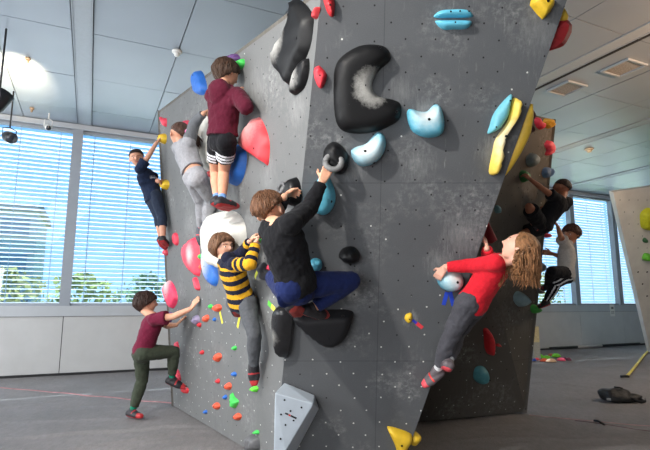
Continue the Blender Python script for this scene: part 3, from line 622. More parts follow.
vol('D', [(485, 222), (488, 220.5), (492, 229), (497.3, 239.5), (489, 244.8), (486, 241)], .08, (150, 38, 46), 'dark red wedge volume behind the raised hand of the girl in red', sharp=True, facet=False, rough=.0, hrough=.5)
hold('D', [(484.7, 330), (488, 329), (491, 332), (494.2, 340), (493.5, 353), (489.5, 355.3), (486, 349), (485, 338)], .09, (204, 40, 48), 'red lozenge-shaped hold on the dark wall right of the jeans of the girl in red', rough=.0, sharp=False)
hold('D', ('e', 498.5, 345.3, 5, 2.6), .04, (170, 36, 42), 'tiny red peg hold just right of the red lozenge')
hold('D', [(474.5, 377), (476.5, 369), (482, 366.8), (487, 369.5), (488.8, 376), (486, 382), (480, 384), (475.8, 381)], .10, (82, 148, 158), 'teal ball-shaped hold lowest on the dark wall', bolt=(484.5, 376), rough=.0)
# --- holds on the arete's return side: bodies of their own bolted behind the edge
def edge_hold(pts, rads, c, label, cat='climbing hold', facet=False, sq=.6):
    P = [at_depth(x, y, Y) for x, y, Y in pts]; m = MB(); f = np.array(P)
    ts = np.linspace(0, 1, 14); xs = np.linspace(0, 1, len(P)); Q = [np.array([np.interp(t, xs, f[:, k]) for k in range(3)]) for t in ts]
    m.tube(Q, lambda t: float(np.interp(t, np.linspace(0, 1, len(rads)), rads)), 12 if not facet else 6, sq=sq, side=V3(1, 0, 0))
    return thing('climbing_hold' if cat == 'climbing hold' else 'climbing_volume', m, [hold_mat(c)], Q[7], label, cat, 'climbing holds along the right-hand arete', not facet)
def ey(y, k=.10): return float(b_edge(y)[1])+k
edge_hold([(531, 104, ey(104, .02)), (529.5, 114, ey(114, .02)), (525.5, 132, ey(132, .02)), (517, 150, ey(150, .02)), (508, 166, ey(166, .02)), (504, 175, ey(175, .02))], [.012, .03, .038, .036, .03, .012], (214, 176, 60), 'long yellow hold peeping out along the right-hand arete behind the banana-shaped one')
edge_hold([(563, 8, ey(8, .08)), (562, 17, ey(17, .08)), (558, 27, ey(27, .08))], [.01, .045, .012], (226, 186, 60), 'yellow hold poking past the arete above the dark red one')
edge_hold([(557, 23, ey(23, .07)), (560, 28, ey(28, .07)), (556, 40, ey(40, .07)), (549, 50, ey(50, .07))], [.03, .085, .07, .01], (150, 24, 30), 'dark red faceted hold poking past the arete near the top right', facet=True)
edge_hold([(531, 108, ey(108, .5)), (532, 116, ey(116, .5)), (531, 121, ey(121, .5))], [.01, .035, .01], (96, 52, 40), 'brown hold behind the arete by the top of the dark side wall, upper of two')
edge_hold([(531, 124, ey(124, .5)), (531, 129, ey(129, .5)), (529, 133, ey(133, .5))], [.01, .04, .01], (80, 44, 36), 'brown hold behind the arete by the top of the dark side wall, lower of two')
edge_hold([(413, 432, ey(432, .05)), (414.5, 438, ey(438, .05)), (414, 444, ey(444, .05))], [.02, .055, .025], YE, 'yellow ball-shaped hold on the arete beside the yellow wedge', sq=.9)
# ring of the black jug
jug = [o for o in COL.objects if o.get('label', '').startswith('black jug with a grey ring')][0]
p = PB.w(*PB.uv(PB.px(333.2, 161.3)), .095); nn = nrm(PB.n+V3(0, 0, .55)); ax = nrm(np.cross(nn, UPZ)); ay = np.cross(nn, ax)
m = MB(); loop = [p+(ax*math.cos(t)+ay*math.sin(t))*.052 for t in np.linspace(0, 2*math.pi, 25)]; m.tube(loop, .020, 10, side=nn); part('grip_ring', m, [hold_mat((120, 120, 120), .6)], jug, True)
lh = [o for o in COL.objects if o.get('label', '').startswith('black pocketed hold')][0]
p = PA.w(*PA.uv(PA.px(292, 188.5)), .085); nn = nrm(PA.n+V3(0, -.2, .4)); ax = nrm(np.cross(nn, UPZ)); ay = np.cross(nn, ax)
m = MB(); m.tube([p+(ax*math.cos(t)+ay*math.sin(t))*.036 for t in np.linspace(0, 2*math.pi, 21)], .013, 9, side=nn); part('grip_ring', m, [hold_mat((96, 96, 98), .6)], lh, True)
# tape strips stuck to the paint
def tape(face, a, b, w, c, label, group=None):
    pl = FACE[face]; p, q = pl.uv(pl.px(*a)), pl.uv(pl.px(*b)); d = (q-p)/np.linalg.norm(q-p); s = np.array([-d[1], d[0]])*w/2
    m = MB(); P = pl.w(*p); vs = [pl.w(*(k+sg*s), h) for h in (-.001, .0015) for k, sg in ((p, -1), (q, -1), (q, 1), (p, 1))]
    m.add(vs, [(3, 2, 1, 0), (4, 5, 6, 7), (0, 1, 5, 4), (1, 2, 6, 5), (2, 3, 7, 6), (3, 0, 4, 7)])
    return thing('tape_strip', m, [mat('tape%d_%d_%d' % c, c, .6, .04)], P, label, 'tape', group)
tape('A', (219.8, 311.5), (222.5, 323.5), .035, (226, 216, 60), 'yellow tape strip hanging below the orange hold left of the striped boy')
tape('A', (239.8, 316), (237.5, 327.5), .035, (226, 216, 60), 'yellow tape strip below the red foothold at the back foot of the striped boy')
tape('A', (268, 302.5), (271.3, 306), .04, (96, 200, 70), 'green end of tape beside the long glossy black hold')
tape('A', (271.3, 306), (275, 310), .04, (226, 226, 80), 'yellow end of tape beside the long glossy black hold')
tape('A', (255.2, 278), (257.2, 271.5), .03, (206, 216, 70), 'short yellow-green tape strip between the striped boy and the black top')
tape('B', (412.2, 319.8), (417, 323.5), .018, (52, 60, 200), 'blue tape strip beside the small yellow hold')
tape('B', (416.5, 323), (422.5, 328), .026, (222, 60, 70), 'red tape strip beside the small yellow hold')
tape('B', (447, 292), (443.5, 305), .028, (36, 70, 190), 'blue tape strip below the pale blue ball, left one')
tape('B', (450, 292), (453.5, 306), .028, (36, 70, 190), 'blue tape strip below the pale blue ball, right one')
# white wedge volume at the foot of the ridge
bv = lambda x, y, o: PB.px(x, y, o)
pts = [bv(275, 393, .17), bv(313.5, 404, .17), bv(285.5, 451, .17), bv(273.5, 470, .15), bv(284.5, 382.5, .01), bv(314.5, 395, .01), bv(319, 409, .0), bv(297, 450, .0), bv(281, 472, .0), R0+RL*.42, R0+RL*.02]
import bmesh
bm = bmesh.new()
for q in pts: bm.verts.new(tuple(q))
r_ = bmesh.ops.convex_hull(bm, input=bm.verts); bmesh.ops.delete(bm, geom=[g for g in r_['geom_interior'] if isinstance(g, bmesh.types.BMVert)], context='VERTS')
bmesh.ops.bevel(bm, geom=bm.edges[:], offset=.006, segments=2, affect='EDGES', profile=.5)
me = bpy.data.meshes.new('climbing_volume'); bm.to_mesh(me); bm.free(); me.materials.append(mat('pale_grey_wood', (176, 186, 196), .55, .03, 6)); shift(me, pts[4])
wv = tag(link('climbing_volume', me, pts[4]), 'pale grey wedge-shaped volume at the foot of the ridge', 'climbing volume')
fn = nrm(np.cross(pts[1]-pts[0], pts[2]-pts[0])); fn = -fn if fn[1] > 0 else fn; PV = Plane(pts[0]+fn*.001, fn)
def wq(x, y): return PV.uv(PV.px(x, y))
def decal(name, a, b, w, c):
    p, q = wq(*a), wq(*b); d = (q-p)/np.linalg.norm(q-p); s = np.array([-d[1], d[0]])*w/2; m = MB()
    m.add([PV.w(*(k+g*s), h) for h in (-.002, .0012) for k, g in ((p, -1), (q, -1), (q, 1), (p, 1))], [(3, 2, 1, 0), (4, 5, 6, 7), (0, 1, 5, 4), (1, 2, 6, 5), (2, 3, 7, 6), (3, 0, 4, 7)]); part(name, m, [mat('ink%d' % c[0], c, .5, .02)], wv)
decal('logo', (285.2, 413.2), (288.2, 414.6), .012, (40, 42, 46)); decal('logo', (288.6, 414.8), (290.4, 415.6), .012, (206, 60, 50)); decal('logo', (290.8, 415.8), (296.4, 418.4), .012, (40, 42, 46))
for x, y in ((284.5, 400), (301.5, 407.5), (290.5, 411), (281, 414.5), (293.5, 420.5), (285.5, 425), (280.5, 439)):
    P = PV.px(x, y); m = MB(); m.capsule(P-fn*.003, P+fn*.0012, .007, .007, 10, True, True); part('bolt', m, [M_bolt], wv)
# ------------------------------------------------------------------ people
SKIN = {}
def skin_mats(c):
    if c in SKIN: return SKIN[c]
    t = NT('skin'); a = lin(c); t.color(t.mix(t.ramp(t.noise(14, 3), .3, .7), tuple(x*.9 for x in a[:3])+(1,), tuple(min(1, x*1.08) for x in a[:3])+(1,)))
    t.b.inputs['Roughness'].default_value = .55; t.b.inputs['Subsurface Weight'].default_value = .12; t.b.inputs['Subsurface Radius'].default_value = (.012, .005, .003); t.b.inputs['Specular IOR Level'].default_value = .35
    lip = mat('lips%d' % c[0], (int(c[0]*.84), int(c[1]*.58), int(c[2]*.56)), .5, .04); brow = mat('brow%d' % c[0], (int(c[0]*.36), int(c[1]*.3), int(c[2]*.28)), .8, .1)
    SKIN[c] = [t.m, lip, brow]; return SKIN[c]
def hair_mat(c):
    k = ('hair', c)
    if k in _M: return _M[k]
    t = NT('hair'); a = lin(c); f = t.noise(70, 4, .7, stretch=(1, 1, .22))
    t.color(t.mix(t.ramp(f, .35, .68), tuple(x*.5 for x in a[:3])+(1,), tuple(min(1, x*1.5) for x in a[:3])+(1,))); t.b.inputs['Roughness'].default_value = .5; t.b.inputs['Specular IOR Level'].default_value = .35
    t.bump(f, .9, .02); _M[k] = t.m; return t.m
def smooth01(x, a, b): t = np.clip((x-a)/(b-a), 0, 1); return t*t*(3-2*t)
def head_points(hh, n=56, m=40):
    """a child's head in its own frame (x right, y to the face, z up), origin mid-skull; returns ring grid"""
    th = np.linspace(0, 2*math.pi, n, endpoint=False); ph = (np.arange(m+1)+.05)/(m+.1)*math.pi
    T, P = np.meshgrid(th, ph); dx, dy, dz = np.sin(P)*np.sin(T), np.sin(P)*np.cos(T), np.cos(P)
    x, y, z = dx*.375*hh, dy*.455*hh, dz*.47*hh
    low = smooth01(-dz, .0, .95); front = smooth01(dy, -.35, .55); back = 1-front
    x = x*(1-.26*low*front-.30*low*back); y = np.where(dy < 0, y*(1-.42*low), y*(1-.06*low))
    z = np.where(dz < 0, z*(1.0+.13*front-.18*back), z)
    top = smooth01(dz, .3, 1.0); y = y-.02*hh*top
    g = lambda cx, cz, sx, sz: np.exp(-((x/hh-cx)/sx)**2-((z/hh-cz)/sz)**2)*(dy > 0)
    y = y+hh*(.105*g(0, -.15, .045, .045)+.06*g(0, -.07, .030, .075)+.022*g(0, .06, .22, .04)-.045*g(.155, -.045, .07, .045)-.045*g(-.155, -.045, .07, .045)+.028*g(0, -.325, .09, .035)-.018*g(0, -.275, .10, .02)+.04*g(0, -.45, .10, .055)+.03*g(.19, -.15, .09, .08)+.03*g(-.19, -.15, .09, .08))
    return x, y, z, dx, dy, dz
def hand(mb, wr, tip, pn, S, right, curl=1.0, spread=.12):
    """palm, four jointed fingers and a thumb; tip = middle of the grip"""
    d = nrm(np.asarray(tip)-wr); pn = np.asarray(pn)-d*np.dot(pn, d)
    pn = nrm(pn) if np.linalg.norm(pn) > .05 else nrm(np.cross(d, V3(.3, .2, 1)))
    lat = np.cross(d, pn)*(1 if right else -1)     # towards the thumb
    L = .098*S; k0 = wr+d*.012*S; k1 = wr+d*.052*S
    for q in (-1, -.33, .33, 1): mb.capsule(k0+lat*q*.011*S, k1+lat*q*.0168*S, .0095*S, .0088*S, 8)
    mb.capsule(k0+lat*.008*S, k0+lat*.017*S+d*.018*S+pn*.006*S, .010*S, .008*S, 8)
    for i, (q, ln) in enumerate(((1.05, .92), (.36, 1.0), (-.34, .95), (-1.02, .76))):
        a = k1+lat*q*.0178*S; e = nrm(d+lat*q*spread); r = .0066*S*(1 if i < 3 else .9); ang = 0
        for seg, (fr, cu) in enumerate(((.42, .42), (.32, .62), (.26, .45))):
            ang += cu*curl; v = e*math.cos(ang)+pn*math.sin(ang); b = a+v*fr*.052*S*ln; mb.capsule(a, b, r, r*.93, 8); a = b; r *= .93
    a = k0+lat*.016*S+d*.014*S+pn*.004*S; v = nrm(d*.55+lat*.75+pn*.35*curl); b = a+v*.024*S; mb.capsule(a, b, .0082*S, .0072*S, 8)
    v = nrm(d*.85+lat*.30+pn*.65*curl); c = b+v*.021*S; mb.capsule(b, c, .0072*S, .006*S, 8)
def person(S, J, face, up, label, skin, hair, shirt, pants, shoe, sock=None, curl=(1, 1), palm=(None, None), group='children climbing', neck_fix=0.0):
    J = {k: V3(*v) for k, v in J.items()}
    sh = (J['shL']+J['shR'])/2; hp = (J['hiL']+J['hiR'])/2; spine = nrm(sh-hp); TLn = np.linalg.norm(sh-hp)
    latS = nrm(J['shR']-J['shL']); latH = nrm(J['hiR']-J['hiL'])
    latS = nrm(latS-spine*np.dot(latS, spine)*.8); latH = nrm(latH-spine*np.dot(latH, spine))
    fr = nrm(np.cross(spine, latS))
    f = nrm(face); u = nrm(np.asarray(up)-f*np.dot(up, f)); rx = np.cross(f, u); hh = .172*S; HC = J['head']
    H = lambda x, y, z: HC+rx*x+f*y+u*z
    org = V3(hp[0], hp[1], min(J['toL'][2], J['toR'][2])-.02)
    def section(s, hw, hd, n=20, grow=0.0, sq=1.15):
        lat = nrm(latH*(1-s)+latS*s) if 0 <= s <= 1 else (latH if s < 0 else latS); lat = nrm(lat-spine*np.dot(lat, spine)); y = nrm(np.cross(spine, lat)); c = hp+spine*TLn*s
        out = []
        for t in np.linspace(0, 2*math.pi, n, endpoint=False):
            ct, st = math.cos(t), math.sin(t); e = 2/(2*sq)
            out.append(c+lat*(hw*S+grow)*np.sign(ct)*abs(ct)**e+y*(hd*S+grow)*np.sign(st)*abs(st)**e)
        return out
    prof = [(-.14, .050, .045), (-.10, .074, .058), (.05, .083, .063), (.3, .074, .056), (.55, .080, .058), (.8, .092, .059), (.94, .086, .052), (1.03, .062, .042), (1.10, .034, .034)]
    pf = lambda s: [np.interp(s, [q[0] for q in prof], [q[i] for q in prof]) for i in (1, 2)]
    # --- body
    mb = MB(); mb.rings([section(*q) for q in prof])
    nb = HC-u*.30*hh-f*.10*hh; mb.capsule(sh+spine*.01*S, nb, .036*S, .030*S); mb.capsule(nb, HC-u*.05*hh-f*.08*hh, .030*S, .033*S)
    cc = sh-spine*.02*S
    for q in 'LR':
        mb.capsule(cc+(J['sh'+q]-cc)*.35, J['sh'+q], .040*S, .034*S)
        mb.capsule(J['sh'+q], J['el'+q], .032*S, .0245*S); mb.capsule(J['el'+q], J['el'+q]+(J['wr'+q]-J['el'+q])*.3, .0245*S, .0245*S); mb.capsule(J['el'+q]+(J['wr'+q]-J['el'+q])*.3, J['wr'+q], .0245*S, .0165*S)
        mb.capsule(J['hi'+q], J['kn'+q], .056*S, .036*S); k, a = J['kn'+q], J['an'+q]; mb.capsule(k, k+(a-k)*.35, .036*S, .036*S); mb.capsule(k+(a-k)*.35, a, .036*S, .0215*S); mb.capsule(a, a+(J['to'+q]-a)*.75, .019*S, .013*S)
        i = 0 if q == 'L' else 1; hand(mb, J['wr'+q], J['ha'+q], palm[i] if palm[i] is not None else -NA, S, q == 'R', curl[i])
    x, y, z, dx, dy, dz = head_points(hh); mb.rings([[H(x[k, i], y[k, i], z[k, i]) for i in range(x.shape[1])][::-1] for k in range(x.shape[0])])
    for s in (-1, 1):
        mb.ellipsoid(H(s*.375*hh, -.03*hh, -.09*hh), rx*.035*hh+f*-.02*hh*s*0, f*.075*hh-rx*s*.03*hh, u*.125*hh, 12, 8)
        mb.ellipsoid(H(s*.37*hh, .00*hh, -.18*hh), rx*.03*hh, f*.04*hh, u*.05*hh, 10, 6)
    mb_ = mb; me = organic(mb, .0048, 3); ms = skin_mats(skin)
    for m in ms: me.materials.append(m)
    for p in me.polygons:
        q = V3(*p.center)-HC; a, b, c = q@rx/hh, q@f/hh, q@u/hh
        if b > .3 and abs(a) < .3:
            if abs(a) < .105-.9*abs(c+.292) and abs(c+.292) < .032: p.material_index = 1
            elif .07 < abs(a) < .24 and abs(c-.035-.02*math.cos((abs(a)-.15)*14)) < .016: p.material_index = 2
    shift(me, org); root = tag(link('person', me, org), label, 'person', group)
    def child(name, me, mats, par=None):
        if len(me.materials) == 0:
            for m in mats: me.materials.append(m)
        shift(me, org); return link(name, me, (0, 0, 0), par or root)
    # --- eyes
    for s in (-1, 1):
        e = MB(); c = H(s*.155*hh, .355*hh, -.045*hh); r = .044*hh; e.ellipsoid(c, rx*r*1.15, f*r, u*r*.8, 14, 10, 0); e.ellipsoid(c+f*r*.62, rx*r*.66, f*r*.46, u*r*.62, 12, 8, 1)
        child('eye', e.mesh('eye', [mat('eye_white', (226, 222, 216), .3, .02), mat('iris', (44, 32, 26), .2)], None, True), [])
    # --- hair
    hc, style = hair; b0, sd, bk, thick = dict(short=(.24, .10, -.22, .045), bowl=(.13, -.16, -.34, .085), bob=(.17, -.30, -.42, .085), long=(.30, -.34, -.40, .075), tied=(.25, .06, -.24, .05), crop=(.25, .12, -.2, .028), crown=(.2, .07, -.27, .075))[style]
    az = np.abs(np.arctan2(dx, dy)); line = np.interp(az, [0, .75, 1.15, 1.75, 2.3, 3.2], [b0, b0-.02, (b0+sd)/2, sd, (sd+bk)/2, bk])*hh
    n = x.shape[1]; aa = np.arctan2(dx, dy)
    tuft = .55*np.sin(aa*13+dz*3)+.35*np.sin(aa*29+dz*5+1)+.25*np.sin(aa*7-dz*6+2)
    cov = smooth01(z/hh, line/hh-.05+.018*tuft, line/hh+.03+.018*tuft); t_ = thick*(1+.28*tuft*(.4+.6*(1-np.clip(dz, 0, 1))))+.02*(style in ('bowl', 'bob'))*smooth01(-dz, -.6, .3)
    rad = np.sqrt(x*x+y*y+z*z); k = 1+(cov*t_-(1-cov)*.10)*hh/rad; yy = np.where(y > .34*hh, np.minimum(y, .47*hh), y)
    hm = MB(); hm.rings([[H(x[a, i]*k[a, i], yy[a, i]*k[a, i]-.004, z[a, i]*k[a, i]) for i in range(n)][::-1] for a in range(x.shape[0])])
    hme = hm.mesh('hair', [hair_mat(hc)], None, True)
    hme = evaluated(hme, [('SUBSURF', dict(levels=1, render_levels=1))]); hr = child('hair', hme, [])
    if style not in ('crop', 'tied', 'long'):     # locks combed down over the cap, loose at the ends
        lk = MB(); rg = np.random.default_rng(int(S*1e5)); m_ = x.shape[0]; nl = 230
        for q in range(nl):
            i0 = rg.integers(n); a0 = int(rg.integers(2, 15)); dr_ = rg.uniform(-.35, .35)
            col = lambda a: int(round(i0+dr_*(a-a0))) % n
            rows = [a for a in range(a0, m_) if cov[a, col(a)] > .35]
            if len(rows) < 4: continue
            rows = rows[:int(rg.integers(6, 16))]; lift = rg.uniform(.25, 1.0)*thick*hh; P = []
            for w_, a in enumerate(rows):
                i = col(a); s_ = k[a, i]*(1+(-.012+lift*.22*(w_/len(rows))**2/hh)); P.append(H(x[a, i]*s_, yy[a, i]*s_-.003, z[a, i]*s_))
            e_ = nrm(P[-1]-P[-2]); P.append(P[-1]+e_*rg.uniform(.004, .018)*(thick/.085)); r0 = rg.uniform(.0045, .0085)
            lk.tube(P, lambda t: r0*(.5+1.6*t*(1-t)+.25*(1-t))*(1 if t < .97 else .3), 5, sq=.6)
        child('hair_locks', lk.mesh('hair_locks', [hair_mat(hc)], None, True), [], hr)
    if style == 'long':
        lm = MB(); rg = np.random.default_rng(5); low = HC[2]-.215
        for cl in range(46):
            a0 = rg.uniform(-1, 1)*2.15+math.pi; e0 = rg.uniform(-.45, .95); ph = rg.uniform(0, 6.28); w = rg.uniform(.006, .012); fq = rg.uniform(.75, 1.15); end = low+rg.uniform(-.01, .06)
            for q in range(7):
                a = a0+rg.normal()*.11; el = e0+rg.normal()*.09; p = H(math.sin(a)*math.cos(el)*.40*hh, math.cos(a)*math.cos(el)*.48*hh, math.sin(el)*.50*hh)
                P = [p]; out = nrm(p-HC); v = nrm(out*.6-u*.45-UPZ*.25); ln = max(.05, p[2]-end)*rg.uniform(.92, 1.12)+.02; ns = 16; s1 = nrm(np.cross(out, UPZ)+1e-3)
                for st in range(ns):
                    v = nrm(v*.70+V3(0, 0, -1)*.28+(-u)*.12+out*.05); am = w*min(1, st/5); P.append(P[-1]+v*ln/ns+s1*am*math.cos(st*fq+ph)*.55+np.cross(s1, v)*am*math.sin(st*fq+ph)*.55)
                r0 = rg.uniform(.0035, .0065); lm.tube(P, lambda t: r0*(1.1-t*.8)*(1 if t > .02 else .5), 5)
        child('hair_locks', lm.mesh('hair_locks', [hair_mat(hc)], None, True), [], hr)
    if style == 'tied':
        b = H(.12*hh, -.52*hh, -.02*hh); tm = MB(); tm.ellipsoid(b, rx*.10*hh, f*.10*hh, u*.10*hh); child('hair_tie', tm.mesh('hair_tie', [mat('pink_elastic', (222, 120, 170), .6)], None, True), [], hr)
        lm = MB(); rg = np.random.default_rng(3)
        for q in range(26):
            o_ = rg.normal(size=3)*.010; P = [b+o_*.4, b-f*.10*hh+o_+rx*.10*hh, b+rx*.30*hh-u*.18*hh-f*.04*hh+o_*1.6, b+rx*.48*hh-u*.34*hh+o_*1.8, b+rx*.56*hh-u*.48*hh+o_*1.2]; lm.tube(P, lambda t: .008*(1.1-.6*t), 6)
        child('ponytail', lm.mesh('ponytail', [hair_mat(hc)], None, True), [], hr)
    # --- shirt
    g = shirt.get('loose', .014); hem = shirt.get('hem', -.14); mb = MB()
    ss = [hem, hem+.06]+[q for q in (-.10, .05, .3, .55, .8, .94, 1.03) if q > hem+.08]; R = []
    for s in ss:
        hw, hd = pf(max(s, -.1)); R.append(section(s, hw, hd, 22, g*(1.0 if s < .9 else .8)+(.004 if s < .2 else 0)))
    hw, hd = pf(1.1); R.append(section(1.075, .050, .044, 22, 0)); mb.rings(R)
    for q in 'LR':
        s_, e_, w_ = J['sh'+q], J['el'+q], J['wr'+q]; gl = g*.85; mb.capsule(cc+(s_-cc)*.35, s_, .041*S+gl, .035*S+gl)
        if shirt['sleeve'] == 'long': mb.capsule(s_, e_, .033*S+gl, .0265*S+gl); c_ = e_+(w_-e_)*.93; mb.capsule(e_, c_, .0265*S+gl, .019*S+gl*.7, flat_b=True)
        else: mb.capsule(s_, s_+(e_-s_)*shirt['sleeve'], .033*S+gl, .032*S+gl*1.5, flat_b=True)
    if shirt.get('hood'):
        b = sh-fr*.055*S+spine*.025*S; mb.ellipsoid(b, latS*.085*S, fr*.045*S, spine*.06*S); mb.ellipsoid(b-spine*.045*S-fr*.012*S, latS*.06*S, fr*.035*S, spine*.055*S); mb.capsule(sh+spine*.02*S-latS*.04*S, sh+spine*.03*S+latS*.04*S, .035*S, .035*S)
    if shirt.get('collar'): 
        c_ = sh+spine*.035*S; mb.capsule(c_, c_+nrm(nb-c_)*.035*S, .046*S, .043*S, flat_b=True)
    me = organic(mb, shirt.get('voxel', .0068), 4, (.07, shirt.get('fold', .016)))
    for m in shirt['mats']: me.materials.append(m)
    if shirt.get('paint'):
        for p in me.polygons:
            c = V3(*p.center); arm = None; best = 9
            for q in 'LR':
                for a, b, o_ in ((J['sh'+q], J['el'+q], 0), (J['el'+q], J['wr'+q], np.linalg.norm(J['el'+q]-J['sh'+q]))):
                    d = b-a; t = np.clip((c-a)@d/(d@d), 0, 1); di = np.linalg.norm(c-a-d*t)
                    if di < best: best = di; arm = o_+t*np.linalg.norm(d)
            s = (c-hp)@spine/TLn; la = (c-hp)@latS/S; de = (c-hp)@fr/S
            on_arm = best < .055*S and abs(la) > .085+.0*s and (arm > .035)
            p.material_index = shirt['paint'](s, la, de, arm if on_arm else None)
    child('shirt', me, [])
    # --- trousers
    g = pants.get('loose', .010); mb = MB(); mb.rings([section(-.24, .045, .045, 20, g), section(-.17, .068, .056, 20, g)]+[section(s, *pf(s), 20, g) for s in (-.08, .05, pants.get('top', .16))])
    for q in 'LR': mb.ellipsoid(J['hi'+q]*.8+hp*.2-fr*.022*S-spine*.018*S, latH*(.050*S+g*.6), fr*(.044*S+g*.6), spine*(.050*S+g*.6))
    for q in 'LR':
        h_, k_, a_ = J['hi'+q], J['kn'+q], J['an'+q]; ln = pants['leg']
        if ln == 'long': mb.capsule(h_, k_, .058*S+g, .037*S+g); e = k_+(a_-k_)*pants.get('cuff', .9); mb.capsule(k_, k_+(e-k_)*.4, .037*S+g, .037*S+g); mb.capsule(k_+(e-k_)*.4, e, .037*S+g, .025*S+g*.9, flat_b=True)
        elif ln <= 1: mb.capsule(h_, h_+(k_-h_)*ln, .058*S+g, .050*S+g*1.6, flat_b=True)
        else: mb.capsule(h_, k_, .058*S+g, .037*S+g); mb.capsule(k_, k_+(a_-k_)*(ln-1), .037*S+g, .036*S+g, flat_b=True)
    me = organic(mb, .0068, 4, (.06, pants.get('fold', .016)))
    for m in pants['mats']: me.materials.append(m)
    if pants.get('paint'):
        for p in me.polygons:
            c = V3(*p.center); best = 9
            for q in 'LR':
                for a, b, o_ in ((J['hi'+q], J['kn'+q], 0), (J['kn'+q], J['an'+q], 1)):
                    d = b-a; t = np.clip((c-a)@d/(d@d), 0, 1); v = c-a-d*t; di = np.linalg.norm(v)
                    if di < best: best = di; res = (o_+t, q, v/max(di, 1e-6), a, b)
            p.material_index = pants['paint'](*res)
    child('trousers' if pants['leg'] == 'long' or pants['leg'] > 1 else 'shorts', me, [])
    # --- socks and shoes
    for q in 'LR':
        k_, a_, t_ = J['kn'+q], J['an'+q], J['to'+q]; dn = nrm(a_-k_); fw = t_-a_; fwn = nrm(fw-dn*np.dot(fw, dn)*.75); L = .115*S
        if sock:
            m = MB(); m.capsule(a_-dn*sock[1]*S, a_+dn*.006*S, .0255*S, .0255*S, flat_a=True); child('sock', organic(m, .006, 2), [fabric('sock%d_%d' % sock[0][:2], sock[0])])
        heel = a_+dn*.022*S-fwn*.024*S; toe = t_; dr = nrm(toe-heel); soleN = nrm(dn-dr*np.dot(dn, dr)); mb = MB(); sd = np.cross(dr, soleN)
        ball = heel+(toe-heel)*.68
        for o_ in (-1, 1):
            mb.capsule(heel+sd*o_*.008*S, ball+sd*o_*.016*S, .026*S, .024*S); mb.capsule(ball+sd*o_*.016*S, toe+dr*.012*S+sd*o_*.006*S, .024*S, .018*S)
        mb.capsule(a_-dn*.012*S, heel+fwn*.012*S, .030*S, .028*S, flat_a=True); mb.capsule(a_+fwn*.006*S, ball-soleN*.004*S, .028*S, .020*S)
        me = organic(mb, .0055, 4)
        for m in shoe: me.materials.append(m)
        for p in me.polygons:
            c = V3(*p.center)-heel; dd = c@soleN/S; al = c@dr/np.linalg.norm(toe-heel)
            p.material_index = 1 if dd > .017 or al > .93 else (2 if abs(al-.52) < .045 and dd < -.004 else 0)
        child('shoe', me, [])
    return root
